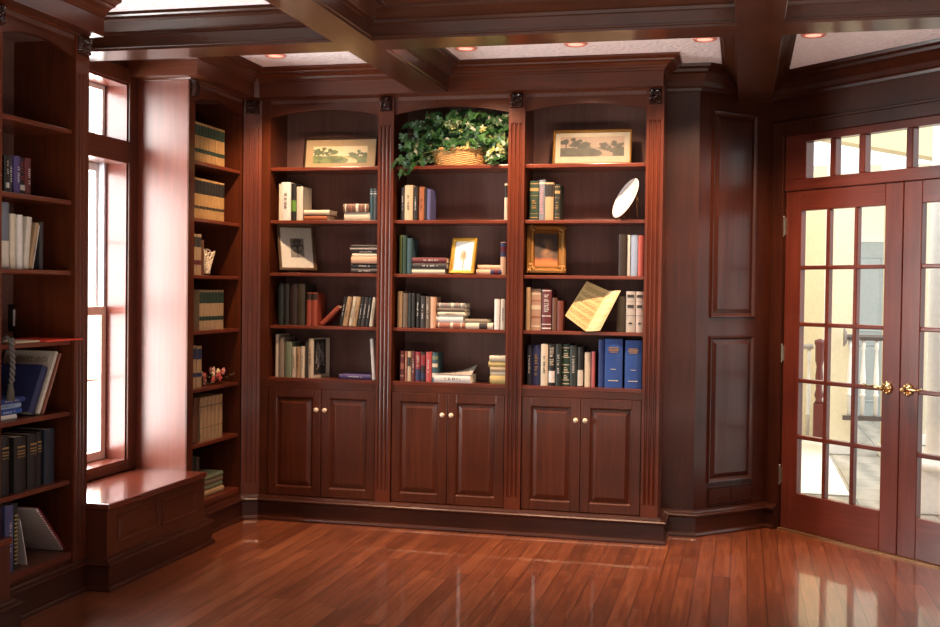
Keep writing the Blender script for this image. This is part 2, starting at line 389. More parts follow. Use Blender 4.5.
struct(MB().sweep([(XW + .001, -.745), (XF, -.745), (XF, -.05), (-.055, 0), (XE - .1, 0), (XE - .1, YW - .001)], CORN).build('trim_3', M['woodx']))
struct(MB().sweep([(XF, YB), (XF, -1.755)], CORN).build('trim_4', M['woody']))
CROWN = [(0, 2.60), (.014, 2.585), (.018, 2.60), (.03, 2.61), (.045, 2.635), (.085, 2.672), (.11, 2.68), (.113, 2.695), (.145, 2.703), (.15, 2.719), (0, 2.719)]
struct(MB().sweep([(XE - .02, YW), (PX, YW), (KX, KY), dpt(DEND), (XR, YB)], CROWN).build('trim_5', M['wallx']))
def beam(name, a, b, hw, mat, dz=0.0):
    prof = [(hw, 2.555), (hw, 2.566), (hw + .006, 2.569), (hw + .006, 2.575), (hw, 2.578), (hw, 2.628), (hw + .01, 2.632), (hw + .012, 2.645), (hw + .022, 2.65), (hw + .055, 2.682), (hw + .075, 2.688), (hw + .078, 2.7), (hw + .09, 2.706), (hw + .094, 2.7195)]
    prof = [(o, z - (dz if i == 0 else 0)) for i, (o, z) in enumerate(prof)]
    prof = prof + [(-o, z) for o, z in reversed(prof)]
    return struct(MB().sweep([a, b], prof).build(name, mat))
beam('trim_6', (XW + .001, -1.366), (3.668 + 1.366, -1.366), .105, M['beam'])
beam('trim_7', (1.045, YB), (1.045, -.1), .093, M['beamy'], .0018)
beam('trim_8', (2.864, YB), (2.864, .56), .096, M['beamy'], .0018)
beam('trim_9', (XF + .05, -4.6), (XR, -4.6), .105, M['beam'])

# recessed ceiling lights
lensm = emis('light_lens', 'ff9a84', 1.7); ring = plain('e8a090', .35, name='pink_metal_bezel')
LP = [(.24, 'leftmost recessed ceiling light, above the corner bookcase'), (1.34, 'recessed ceiling light just right of the lengthwise beam above the basket plant'),
      (1.935, 'middle recessed ceiling light, above the right bay of the bookcases'), (2.60, 'recessed ceiling light above the slanting wall, left of the right beam'),
      (3.135, 'rightmost recessed ceiling light, in front of the glazed doors')]
lt0 = None
for i, (x, lb) in enumerate(LP):
    if lt0 is None:
        o = thing('ceiling_light', lb, 'ceiling light', group='recessed ceiling lights')
        MB().lathe([(.044, -.002), (.048, -.006), (.056, -.006), (.062, -.001), (.062, .003), (.044, .003)], 24).build('bezel', ring, o, True)
        MB().lathe([(.001, -.004), (.025, -.004), (.044, -.0015), (.044, .001), (.001, .001)], 20).build('lens', lensm, o, True)
        lt0 = o
    else:
        o = copy_tree(lt0); o['label'] = lb
    o.location = (x, -.49, ZC - .003)

# ------------------------------------------------------------------ bookcases
def flute_poly(w, x0, d, n=3, r=.0085, sp=.024):
    """front outline of a fluted pilaster: face at y=-d"""
    pts = [(x0, 0), (x0, -d)]
    for k in range(n):
        c = x0 + w / 2 + (k - (n - 1) / 2) * sp
        for j in range(7):
            a = math.pi * j / 6; pts.append((c - r * math.cos(a), -d + r * .95 * math.sin(a)))
    return pts + [(x0 + w, -d), (x0 + w, 0)]
M['pil'] = wood('lit_cherry_pilaster', hx('40190b'), hx('6a2f15'), 'Z', rough=.36, coat=.2)  # cherry made lighter and more orange, with the downlight glow in its colour
def pilaster(root, x0, w, d=.014, loc=None, rot=None, zt=2.556):
    m = MB(); sp = w / 4.0; r = min(.0085, w * .09)
    m.prism(flute_poly(w, x0, d, 3, r, sp), .215, 2.383)
    m.box(x0, x0 + w, -d, 0, .14, .215).box(x0, x0 + w, -d, 0, 2.383, zt)
    for k in range(3):       # rounded stops at the flute ends
        c = x0 + w / 2 + (k - 1) * sp
        m.box(c - .003, c + .003, -d - .001, -d + .004, .214, .222).box(c - .003, c + .003, -d - .001, -d + .004, 2.376, 2.384)
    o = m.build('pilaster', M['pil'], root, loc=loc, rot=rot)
    # carved leaf block under the cornice
    m = MB(); nx, nz = 14, 18; vs = []; fs = []; bx0, bx1, z0, z1 = x0 + w * .12, x0 + w * .88, 2.468, 2.567 - .015
    for j in range(nz + 1):
        for i in range(nx + 1):
            u, v = i / nx, j / nz
            e = min(u, 1 - u, v, 1 - v); hgt = .010 * min(1, e * 9)
            s = abs(math.sin((u - .5) * 13 + 3 * math.sin(v * 6.5))) * .6 + .6 * abs(math.sin(v * 15 + 7 * abs(u - .5)))
            vs.append((bx0 + u * (bx1 - bx0), -d - hgt - (.014 * s if e > 0 else 0) - .006 * v, z0 + v * (z1 - z0)))
    for j in range(nz):
        for i in range(nx): a = j * (nx + 1) + i; fs.append((a, a + 1, a + nx + 2, a + nx + 1))
    m.add(vs, fs); m.box(bx0, bx1, -d - .004, -d + .002, z0, z1)
    m.build('carved_block', M['carved'], o)
    return o
def arch_poly(W, z_sp, z_ap, z_top, n=16):
    p = [(0, z_top), (0, z_sp)]
    for i in range(1, n):
        u = 2 * i / n - 1; p.append((W * i / n, z_sp + (z_ap - z_sp) * (1 - u * u)))
    return p + [(W, z_sp), (W, z_top)]
def bay(name, label, loc, rotz, W, depth, zs, lp, rp, cabinet, group=None):
    o = thing(name, label, 'bookcase', loc, (0, 0, rotz), group)
    zt = 2.555; bot = zs[-1]
    if lp > .005: MB().box(-lp, 0, .0, depth, .0, zt).build('side_panel', M['wood'] if cabinet or lp > .08 else M['polish'], o)
    MB().box(W, W + rp, .0, depth, .0, zt).build('side_panel', M['wood'], o)
    MB().box(-lp, W + rp, depth, depth + .007, .0, zt).build('back_panel', M['back'], o)
    MB().box(0, W, .0, depth, 2.53, zt).build('top_panel', M['back'], o)
    m = MB(); p = arch_poly(W, 2.447, 2.487, 2.556); n = len(p)
    k = n // 2                                    # arch built as strips so the curved edge stays clean
    inner = p[1:-1]
    for a, b in zip(inner, inner[1:]):
        m.prism([(a[0], a[1]), (b[0], b[1]), (b[0], 2.556), (a[0], 2.556)], .001, .02, 'y')
    m.build('valance', M['woodx'], o)
    for z in zs[:-1]:
        MB().box(.001, W - .001, .008, depth, z - .021, z).build('shelf', M['shelf'], o, bevel=.003)
    if cabinet:
        MB().box(0, W, .0, depth, bot - .022, bot).build('counter_shelf', M['shelf'], o, bevel=.002)
        MB().box(0, W, .001, .02, .807, bot - .022).build('rail', M['woodx'], o)
        MB().box(0, W, .012, .03, .14, .807).build('face_frame', M['back'], o)
        for k in range(2):
            x0, x1 = (.004, W / 2 - .002) if k == 0 else (W / 2 + .002, W - .004)
            z0, z1 = .152, .803; y0 = -.006
            m = MB(); sw = .052
            m.box(x0, x0 + sw, y0, .012, z0, z1).box(x1 - sw, x1, y0, .012, z0, z1).box(x0 + sw, x1 - sw, y0, .012, z1 - sw, z1).box(x0 + sw, x1 - sw, y0, .012, z0, z0 + sw)
            d = m.build('door', M['wood'], o, bevel=.0025)
            m = MB()
            def rect(i, y): return [(x0 + sw + i, y, z0 + sw + i), (x1 - sw - i, y, z0 + sw + i), (x1 - sw - i, y, z1 - sw - i), (x0 + sw + i, y, z1 - sw - i)]
            rs = [rect(0, y0), rect(.004, y0 + .003), rect(.009, y0 + .011), rect(.013, y0 + .011), rect(.036, y0 + .001), rect(.04, y0 + .0005)]
            for a, b in zip(rs, rs[1:]): m.add(a + b, [(q, (q + 1) % 4, 4 + (q + 1) % 4, 4 + q) for q in range(4)])
            m.add(rs[-1], [(0, 1, 2, 3)])
            m.build('raised_panel', M['wood'], d)
            kx = W / 2 + (-.027 if k == 0 else .027)
            m = MB().lathe([(.001, .027), (.008, .026), (.0135, .021), (.0145, .015), (.011, .009), (.006, .005), (.006, .002), (.011, .001), (.011, 0)], 16, (kx, y0, .679), Matrix.Rotation(R(90), 3, 'X'))
            m.build('knob', M['knob'], d, True)
    else:
        MB().box(0, W, .0, depth, bot - .03, bot).build('bottom_shelf', M['shelf'], o, bevel=.003)
        MB().box(0, W, .003, .025, .0, bot - .03).build('rail', M['woodx'], o)
    return o
M['knob'] = plain('e2d2b6', .3, 0, .4, name='champagne_knob')
GB = 'bays of the built-in bookcase on the back wall'
bl = bay('built_in_bookcase', 'left bay of the built-in cherry bookcase, above two panelled doors', (X0[0], 0, 0), 0, BW, .262, ZS, .04, PW - .0005, True, GB)
bm_ = bay('built_in_bookcase', 'middle bay of the built-in cherry bookcase, with the ivy basket on its top shelf', (X0[1], 0, 0), 0, BW, .262, ZS, .0, PW - .0005, True, GB)
br_ = bay('built_in_bookcase', 'right bay of the built-in cherry bookcase, with the white plate', (X0[2], 0, 0), 0, BW, .262, ZS, .0, PW, True, GB)
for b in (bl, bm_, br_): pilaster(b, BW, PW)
L_ = math.hypot(XF + .055, -.05 - 0); ang = math.atan2(.05, -.055 - XF)
pilaster(bl, 0, L_ - .006, .006, loc=(XF + .004 - X0[0], -.048, 0), rot=(0, 0, ang))
MB().box(-.056, -.04, .0, .02, .15, 2.556).build('stile', M['wood'], bl)
cb = bay('corner_bookcase', 'narrow bookcase on the left wall beyond the window, filled with law volumes', (XF, -.677, 0), R(90), .6124, .31, ZL, .063, .014, False)
MB().box(-.07, .0, -.006, .006, .15, 2.556).build('stile', M['wood'], cb, bevel=.002)
m = MB()
for i in range(13): m.box(-.058 + .001 * (i % 2), -.012, -.028 - .012 * math.sin(i * .24), 0, 2.462 + i * .0068, 2.469 + i * .0068)
m.build('corbel', M['carved'], cb)
nb = bay('near_bookcase', 'bookcase at the left edge of the room, this side of the window seat', (XF, -2.3625, 0), R(90), .525, .31, ZL, .078, .1075, False)
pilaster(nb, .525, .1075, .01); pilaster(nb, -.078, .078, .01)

# ------------------------------------------------------------------ window seats
def seat(label, y0, y1, npan):
    o = thing('window_seat', label, 'window seat', (XW, (y0 + y1) / 2, 0), group='window seats along the left wall')
    L = (y1 - y0) / 2; D = XS - XW
    MB().box(.02, D + .012, -L + .001 - (0 if npan else 0), L - .001, .368, .398).build('seat_top', M['polishy'], o, bevel=.006)
    MB().box(.005, D, -L + .003, L - .003, .0, .366).build('body', M['wood'], o)
    seg = (2 * L - .14) / npan
    m = MB()
    for k in range(npan):
        m2 = MB(); raised_panel(m2, -L + .07 + k * seg + .02, -L + .07 + (k + 1) * seg - .02, .195, .335, 0, .014, .006)
        m.add([(D - y, x, z) for x, y, z in m2.v], m2.f)
    m.build('raised_panel', M['wood'], o)
    return o
seat('dark window seat with two raised panels under the bright left window', -1.729, -.741, 2)
seat('corner of a second window seat cut by the lower left edge', -3.43, -2.441, 2)

# ------------------------------------------------------------------ books
CH = dict(cream='e3d6b8', white='eeeae2', black='17130f', ivory='ddd3c0', teal='2f5560', slate='3f4a52', tealblack='14211f', darkbrown='2c1b12', darkolive='39301c',
 rust='a8452c', tan='b59468', charcoal='34302e', taupe='93836c', sage='7d8c6c', beige='d0b890', orange='b0602f', violet='565a94', moss='5f7030', darkgreen='1d3f2c',
 peach='dfae88', greybrown='6d5c4c', greenblack='17241c', maroon='6a1f22', tanred='a8644c', red='a02630', coral='cc4a48', bluegrey='75808e', paleblue='93aed2', salmon='c8584c',
 pinktan='bf9a80', brown='6a4028', redbrown='7a3624', lightgrey='c4beb4', pinkgrey='cbbab0', navyblack='171a2a', navy='232a5c', charcoalgreen='27332c', pinkred='c86468',
 darkblue='173a86', blue='1f4fa8', purple='4a3a78', darkred='6a1c1e', midnight='182436', gold='b58a4a', silver='c9c5bc', pink='d79aa0', green='5d9a2e', yellow='d9bf72', lawred='8a2c1e', lawblue='26355c', lawgreen='1d3a26', grey='8d8882')
for k_, v_ in (('pagegrey', 'b9b2a4'),): CH[k_] = v_
def C(n):
    h = CH[n]; rgb = [int(h[i:i + 2], 16) for i in (0, 2, 4)]; g = sum(rgb) / 3
    return plain('%02x%02x%02x' % tuple(int((v * .88 + g * .12) * .87) for v in rgb), .55)
def spine_arc(w, r, n=6): return [(-w / 2 + w * i / n, r * (2 * i / n - 1) ** 2) for i in range(n + 1)]
def strip(mb, w, r, z0, z1, off=.0007, xf=1.0):
    a = [(x * xf, y - off) for x, y in spine_arc(w * 1.001, r)]; n = len(a)
    mb.add([(x, y, z0) for x, y in a] + [(x, y, z1) for x, y in a], [(i, i + 1, n + i + 1, n + i) for i in range(n - 1)])
def letters(mb, w, z0, z1, wf, seed):
    """small raised marks standing for the printed title along the spine"""
    q = random.Random(seed); z = z0; s = max(.0035, min(.009, w * .3))
    while z < z1 - s:
        l = s * q.uniform(.6, 1.3); a = w * wf / 2
        if q.random() > .16:
            k = q.random(); mb.add([(-a, -.0014, z), (a * (k * .6 + .4), -.0014, z), (a * (k * .6 + .4), -.0014, z + l * .42), (-a, -.0014, z + l * .42)], [(0, 1, 2, 3)])
            if k > .4: mb.add([(-a * .2, -.0014, z), (a, -.0014, z + l * .5), (a, -.0014, z + l * .75), (-a * .2, -.0014, z + l * .25)], [(0, 1, 2, 3)])
        z += l
STY = {'plain': [], 'barsk': [('t', 'black', .3, .75, .3)], 'barsw': [('t', 'white', .3, .78, .3), ], 'barsg': [('t', 'gold', .25, .8, .36)], 'barsp': [('t', 'pink', .15, .85, .5), ('b', 'cream', .9, .94)],
 'greenblock': [('b', 'green', .25, .55)], 'bandsg': [('b', 'silver', .82, .85), ('b', 'silver', .9, .91)], 'topband': [('b', 'darkbrown', .78, .97)], 'topdark': [('b', 'black', .62, .95)], 'redtop': [('b', 'navy', .55, .98), ('b', 'red', .68, .86)],
 'bandst': [('b', 'tan', .15, .2), ('b', 'tanred', .4, .6), ('b', 'tan', .82, .86)], 'darklabel': [('b', 'charcoal', .5, .8)], 'navybot': [('b', 'navy', .03, .42), ('t', 'cream', .5, .95, .4)], 'redblock': [('b', 'red', .55, .9), ('b', 'navy', .1, .3)],
 'creamblock': [('b', 'cream', .15, .3), ('b', 'cream', .5, .62), ('b', 'sage', .75, .88)], 'goldbands': [('b', 'gold', .06, .08), ('b', 'gold', .16, .17), ('t', 'gold', .3, .55, .5), ('b', 'gold', .62, .63), ('b', 'gold', .74, .82), ('b', 'gold', .92, .94)],
 'florals': [('b', 'cream', .08, .12), ('b', 'tanred', .3, .34), ('b', 'cream', .5, .6), ('b', 'tanred', .7, .73), ('b', 'cream', .86, .9)], 'whitebands': [('b', 'white', .04, .07), ('b', 'white', .14, .16), ('b', 'white', .34, .36), ('t', 'white', .45, .9, .5), ('b', 'white', .95, .97)],
 'greybands': [('h', 'charcoal', .85, .92, .75), ('h', 'charcoal', .6, .67, .7), ('b', 'grey', .40, .42), ('h', 'charcoal', .2, .24, .35), ('b', 'grey', .75, .76)], 'whiteblock': [('b', 'white', .08, .36), ('t', 'cream', .5, .95, .6)],
 'panels': [('b', 'cream', .05, .07), ('b', 'cream', .14, .16), ('b', 'cream', .32, .34), ('b', 'cream', .5, .52), ('b', 'cream', .68, .7), ('b', 'cream', .9, .93), ('t', 'cream', .18, .3, .5), ('t', 'cream', .36, .48, .5), ('t', 'cream', .72, .88, .5)],
 'whitebot': [('b', 'ivory', .02, .42)], 'goldtitle': [('h', 'gold', .815, .832, .5), ('h', 'gold', .785, .80, .62), ('h', 'gold', .755, .77, .56), ('h', 'gold', .725, .738, .44), ('h', 'silver', .375, .388, .3), ('h', 'silver', .14, .158, .56)],
 'lawred': [('b', 'charcoal', .68, .93), ('b', 'maroon', .25, .36)], 'lawblue': [('b', 'lawblue', .68, .93), ('b', 'lawblue', .26, .36)], 'lawgreen': [('b', 'lawgreen', .67, .94), ('b', 'lawgreen', .24, .34)],
 'lawdark': [('b', 'black', .62, .95), ('b', 'darkolive', .25, .32)], 'lawplain': [('b', 'darkbrown', .78, .8), ('b', 'darkbrown', .3, .31)], 'emblem': [('h', 'silver', .12, .26, .7), ('t', 'cream', .5, .9, .4)], 'emblemr': [('h', 'silver', .12, .26, .7), ('t', 'red', .4, .95, .6)],
 'goldmid': [('h', 'gold', .80, .83, .6), ('h', 'gold', .73, .75, .6), ('h', 'gold', .68, .70, .6), ('h', 'gold', .63, .64, .6)], 'dots': [('h', 'yellow', .08 , .1, .5)] + [('h', 'yellow', .14 + .06 * i, .165 + .06 * i, .5) for i in range(12)]}
protos = {}
def book(w, h, d, color, style, seed=0):
    key = (round(w, 4), round(h, 3), color, style, d)
    if key in protos: return copy_tree(protos[key])
    o = empty('book'); r = min(.007, w * .22); t = min(.0028, w * .14)
    outer = [(-w / 2, d)] + spine_arc(w, r) + [(w / 2, d)]
    inner = [(x * (w - 2 * t) / w, y + (t if 0 < i < len(outer) - 1 else 0)) for i, (x, y) in enumerate(outer)]
    n = len(outer); vs = []; fs = []
    for z in (0, h):
        vs += [(x, y, z) for x, y in outer] + [(x, y, z) for x, y in inner]
    for i in range(n - 1):
        fs += [(i, i + 1, 2 * n + i + 1, 2 * n + i), (n + i + 1, n + i, 3 * n + i, 3 * n + i + 1), (i + 1, i, n + i, n + i + 1), (2 * n + i, 2 * n + i + 1, 3 * n + i + 1, 3 * n + i)]
    fs += [(0, n, 3 * n, 2 * n), (n - 1, 3 * n - 1, 4 * n - 1, 2 * n - 1)]
    MB().add(vs, fs).build('cover', C(color), o)
    MB().box(-w / 2 + t, w / 2 - t, r + t, d - .004, .003, h - .004).build('pages', M['paper'], o)
    for s in STY[style]:
        m = MB(); z0, z1 = s[2] * h, s[3] * h
        if s[0] == 'b': strip(m, w, r, z0, z1); nm = 'spine_band'
        elif s[0] == 't':
            nm = 'spine_title'; k = 0
            while len(m.f) < 5 and k < 12: m = MB(); letters(m, w, z0, z1, s[4], seed + 1000 * k); k += 1
        else: m.box(-w * s[4] / 2, w * s[4] / 2, -.0012, .002, z0, z1); nm = 'spine_label'
        if m.v: m.build(nm, C(s[1]), o)
    protos[key] = o
    return o
ORD = ['first', 'second', 'third', 'fourth', 'fifth', 'sixth', 'seventh', 'eighth', 'ninth', 'tenth', 'eleventh', 'twelfth', 'thirteenth', 'fourteenth', 'fifteenth', 'sixteenth', 'seventeenth']
BN = {'L': 'left bay', 'M': 'middle bay', 'R': 'right bay', 'C': 'corner bookcase', 'N': 'near bookcase'}
def shelf_name(b, s):
    n = 5 if b in 'LMR' else 7
    return 'top' if s == 1 else ('bottom' if s == n else ORD[s - 1])
def place(o, b, u, depth, z, tilt=0.0, yaw=0.0, lean=0.0):
    if b in 'LMR': o.location = (u, depth, z); o.rotation_euler = (R(lean), R(tilt), R(yaw))
    else: o.location = (XF - depth, u, z); o.rotation_euler = (R(lean), R(tilt), R(90 + yaw))
BOOKS = [
('L',2,0.0420,0.0180,0.224,'cream','plain',0,'thin cream hardback'),
('L',2,0.0610,0.0620,0.233,'white','barsk',0,'white jacketed hardback'),
('L',2,0.1240,0.0340,0.223,'black','greenblock',0,'black hardback with green block'),
('L',2,0.1600,0.0420,0.206,'ivory','plain',0,'ivory spine grey sided hardback'),
('L',2,0.6270,0.0230,0.191,'teal','bandsg',0,'slim teal grey hardback'),
('L',2,0.6520,0.0240,0.191,'slate','bandsg',0,'slim slate hardback'),
('L',4,0.0440,0.0370,0.254,'tealblack','plain',0,'teal black clothbound volume'),
('L',4,0.0840,0.0350,0.251,'black','plain',0,'black clothbound volume'),
('L',4,0.1210,0.0490,0.253,'darkbrown','plain',0,'dark brown clothbound volume'),
('L',4,0.1720,0.0480,0.253,'darkolive','plain',0,'dark olive clothbound volume'),
('L',4,0.2270,0.0330,0.201,'rust','topband',0,'rust red book with dark band'),
('L',4,0.2620,0.0370,0.201,'rust','topband',0,'rust red book with dark band'),
('L',4,0.4360,0.0270,0.180,'black','barsw',10,'thin black white titled book'),
('L',4,0.4650,0.0280,0.179,'tan','barsk',10,'thin tan paperback'),
('L',4,0.4950,0.0280,0.180,'cream','barsk',10,'thin cream paperback'),
('L',4,0.5260,0.0250,0.179,'tan','barsk',10,'thin dark lettered tan paperback'),
('L',4,0.5540,0.0230,0.179,'black','barsw',9,'thin black paperback'),
('L',4,0.5790,0.0240,0.178,'charcoal','barsw',9,'thin charcoal paperback'),
('L',4,0.6060,0.0240,0.179,'black','barsw',8,'thin black slim book'),
('L',4,0.6320,0.0230,0.178,'cream','barsk',7,'thin cream end book'),
('L',5,0.0270,0.0200,0.261,'cream','plain',0,'tall thin cream book'),
('L',5,0.0500,0.0380,0.243,'taupe','plain',0,'taupe hardback'),
('L',5,0.0930,0.0450,0.217,'sage','plain',0,'sage green hardback'),
('L',5,0.1400,0.0270,0.186,'cream','barsk',0,'short cream paperback'),
('L',5,0.1680,0.0290,0.188,'tan','barsk',0,'short tan paperback'),
('L',5,0.1980,0.0250,0.190,'cream','barsk',0,'short cream dark lettered paperback'),
('L',5,0.2240,0.0180,0.224,'charcoal','plain',0,'thin charcoal book'),
('L',5,0.2440,0.0380,0.240,'cream','barsk',0,'tall cream titled book with picture cover'),
('L',5,0.6530,0.0210,0.246,'white','plain',-4,'tall thin white booklet'),
('M',2,0.8230,0.0240,0.195,'charcoal','barsw',0,'charcoal paperback'),
('M',2,0.8480,0.0500,0.208,'beige','barsk',0,'beige hardback'),
('M',2,0.9030,0.0250,0.198,'black','barsw',0,'black paperback'),
('M',2,0.9300,0.0380,0.198,'orange','barsk',0,'orange brown hardback'),
('M',2,0.9700,0.0130,0.192,'black','plain',0,'very thin black book'),
('M',2,0.9850,0.0210,0.186,'violet','plain',0,'blue violet hardback'),
('M',2,1.4510,0.0220,0.213,'cream','topdark',0,'cream book with dark top'),
('M',3,0.8150,0.0230,0.231,'moss','plain',0,'yellowish green hardback'),
('M',3,0.8400,0.0230,0.229,'darkgreen','plain',0,'dark green hardback'),
('M',3,0.8650,0.0300,0.212,'teal','plain',0,'blue teal hardback'),
('M',3,1.4330,0.0330,0.191,'peach','redtop',0,'peach hardback with navy and red top'),
('M',4,0.8100,0.0300,0.215,'tan','plain',0,'tan hardback'),
('M',4,0.8410,0.0310,0.206,'greybrown','plain',0,'grey brown hardback'),
('M',4,0.8740,0.0230,0.206,'greenblack','plain',0,'green black hardback'),
('M',4,0.8990,0.0210,0.207,'black','plain',0,'plain black hardback'),
('M',4,0.9210,0.0280,0.203,'black','barsw',0,'black grey lettered hardback'),
('M',4,0.9540,0.0280,0.190,'charcoal','barsw',0,'dark grey paperback'),
('M',4,0.9840,0.0280,0.187,'greybrown','barsw',0,'grey brown paperback'),
('M',4,1.0150,0.0310,0.185,'peach','plain',0,'peach cream hardback'),
('M',4,1.4020,0.0320,0.178,'white','plain',0,'plain white book'),
('M',4,1.4400,0.0280,0.179,'ivory','barsk',0,'ivory titled book'),
('M',5,0.8280,0.0260,0.179,'maroon','bandst',0,'maroon patterned book'),
('M',5,0.8560,0.0180,0.178,'tanred','barsw',0,'tan red paperback'),
('M',5,0.8760,0.0220,0.178,'beige','darklabel',0,'beige book with dark label'),
('M',5,0.8990,0.0240,0.178,'maroon','barsw',0,'maroon paperback'),
('M',5,0.9250,0.0340,0.176,'red','navybot',0,'red and navy hardback'),
('M',5,0.9600,0.0270,0.176,'darkbrown','redblock',0,'brown book with red block'),
('M',5,0.9890,0.0370,0.177,'coral','barsw',0,'coral red hardback'),
('M',5,1.0280,0.0350,0.176,'teal','creamblock',0,'teal hardback with cream panels'),
('R',2,1.6000,0.0530,0.227,'darkgreen','goldbands',0,'dark green gold banded volume'),
('R',2,1.6570,0.0350,0.232,'bluegrey','barsp',0,'blue grey pink lettered hardback'),
('R',2,1.6940,0.0490,0.216,'tan','topdark',0,'tan hardback with dark top'),
('R',2,1.7460,0.0340,0.205,'greenblack','goldbands',0,'green black gold banded volume'),
('R',3,2.1220,0.0450,0.236,'darkbrown','plain',0,'dark brown hardback'),
('R',3,2.1690,0.0170,0.233,'white','plain',0,'thin white hardback'),
('R',3,2.1890,0.0400,0.233,'paleblue','plain',0,'pale blue hardback'),
('R',3,2.2310,0.0320,0.231,'salmon','plain',0,'salmon red hardback'),
('R',4,1.5900,0.0260,0.249,'tan','plain',0,'tall tan hardback'),
('R',4,1.6170,0.0600,0.241,'pinktan','florals',0,'patterned pink tan hardback'),
('R',4,1.6820,0.0560,0.240,'maroon','whitebands',0,'maroon volume with white bands'),
('R',4,1.7430,0.0280,0.190,'brown','plain',0,'plain brown book'),
('R',4,1.7730,0.0330,0.174,'redbrown','plain',0,'short red brown book'),
('R',4,2.1160,0.0490,0.203,'darkolive','plain',0,'dark olive book behind music'),
('R',4,2.1680,0.0530,0.233,'lightgrey','greybands',0,'light grey volume with dark labels'),
('R',4,2.2240,0.0440,0.232,'pinkgrey','greybands',0,'pinkish grey volume with dark labels'),
('R',5,1.5990,0.0290,0.233,'navyblack','barsw',0,'navy black hardback'),
('R',5,1.6300,0.0490,0.234,'navy','barsg',0,'navy gold lettered hardback'),
('R',5,1.6820,0.0420,0.241,'cream','barsk',0,'cream dark lettered hardback'),
('R',5,1.7280,0.0370,0.240,'black','whiteblock',0,'black hardback with white label'),
('R',5,1.7690,0.0350,0.243,'greenblack','barsw',0,'green black hardback'),
('R',5,1.8050,0.0440,0.243,'darkgreen','panels',0,'dark green cream panelled volume'),
('R',5,1.8510,0.0420,0.236,'charcoalgreen','barsw',0,'charcoal green titled hardback'),
('R',5,1.8960,0.0330,0.229,'black','whitebot',0,'black paperback with white base'),
('R',5,1.9340,0.0360,0.198,'cream','plain',0,'cream paperback'),
('R',5,1.9760,0.0190,0.204,'pinkred','plain',0,'thin pink red paperback'),
('R',5,2.0140,0.0360,0.274,'darkblue','plain',0,'slim dark blue volume'),
('R',5,2.0520,0.1010,0.279,'blue','goldtitle',0,'wide royal blue gold titled volume'),
('R',5,2.1650,0.0970,0.273,'blue','goldtitle',0,'wide royal blue gold titled volume'),
('C',3,-0.6180,0.0590,0.232,'tan','lawred',0,'tan law volume with dark top'),
('C',3,-0.5570,0.0590,0.232,'tan','lawred',0,'tan law volume with dark top'),
('C',3,-0.4930,0.0470,0.202,'brown','plain',0,'plain brown book'),
('C',5,-0.6100,0.0590,0.242,'tan','lawblue',0,'tan law volume with blue bands'),
('C',5,-0.5460,0.0640,0.237,'tan','lawblue',0,'tan law volume with blue bands'),
('C',6,-0.5930,0.0670,0.253,'brown','plain',6,'leaning brown book'),
('C',7,-0.5930,0.0420,0.262,'greenblack','plain',0,'green black book'),
('C',7,-0.5450,0.0420,0.250,'darkolive','plain',0,'dark olive book'),
('N',2,-2.2850,0.0300,0.154,'black','emblem',0,'black paperback with round emblem'),
('N',2,-2.2530,0.0320,0.156,'charcoal','barsw',0,'charcoal paperback'),
('N',2,-2.2200,0.0450,0.159,'purple','barsw',0,'purple blue white lettered paperback'),
('N',2,-2.1710,0.0430,0.158,'black','emblemr',0,'black paperback with red title'),
('N',2,-2.1250,0.0450,0.161,'darkred','barsw',0,'dark red paperback'),
('N',3,-2.2890,0.0580,0.278,'bluegrey','whitebot',0,'blue grey box file'),
('N',3,-2.2280,0.0360,0.233,'cream','plain',0,'cream magazine'),
('N',3,-2.1900,0.0360,0.231,'white','plain',0,'white magazine'),
('N',3,-2.1510,0.0350,0.225,'ivory','plain',6,'ivory leaning magazine'),
('N',3,-2.1140,0.0270,0.205,'tan','barsk',14,'tan leaning magazine'),
('N',3,-2.0860,0.0200,0.198,'white','plain',14,'white leaning magazine'),
('N',3,-2.0220,0.0290,0.211,'charcoal','plain',0,'charcoal book'),
('N',6,-2.3000,0.0670,0.245,'black','goldmid',0,'black volume with gold lines'),
('N',6,-2.2130,0.0830,0.238,'black','goldmid',0,'black volume with gold lines'),
('N',6,-2.1160,0.0720,0.238,'black','goldmid',0,'black volume with gold lines'),
('N',6,-2.0390,0.0430,0.239,'black','goldmid',0,'slim black gold lined volume'),
('N',6,-1.9780,0.0760,0.243,'midnight','plain',0,'midnight blue hardback'),
('N',7,-2.2670,0.0560,0.293,'violet','barsw',0,'violet white lettered book'),
('N',7,-2.2080,0.0390,0.287,'greenblack','dots',0,'dark green book with yellow dots'),
('C',1,-0.5930,0.0371,0.222,'gold','lawgreen',0,'golden tan law volume'),
('C',1,-0.5549,0.0371,0.222,'gold','lawgreen',0,'golden tan law volume'),
('C',1,-0.5168,0.0371,0.222,'gold','lawgreen',0,'golden tan law volume'),
('C',1,-0.4787,0.0371,0.222,'gold','lawgreen',0,'golden tan law volume'),
('C',1,-0.4406,0.0371,0.222,'gold','lawgreen',0,'golden tan law volume'),
('C',1,-0.4025,0.0371,0.222,'gold','lawgreen',0,'golden tan law volume'),
('C',1,-0.3644,0.0371,0.222,'gold','lawgreen',0,'golden tan law volume'),
('C',1,-0.3263,0.0371,0.222,'gold','lawgreen',0,'golden tan law volume'),
('C',1,-0.2882,0.0371,0.222,'gold','lawgreen',0,'golden tan law volume'),
('C',1,-0.2501,0.0371,0.222,'gold','lawgreen',0,'golden tan law volume'),
('C',2,-0.6100,0.0389,0.229,'gold','lawdark',0,'golden law volume with black top'),
('C',2,-0.5701,0.0389,0.229,'gold','lawdark',0,'golden law volume with black top'),
('C',2,-0.5302,0.0389,0.229,'gold','lawdark',0,'golden law volume with black top'),
('C',2,-0.4903,0.0389,0.229,'gold','lawdark',0,'golden law volume with black top'),
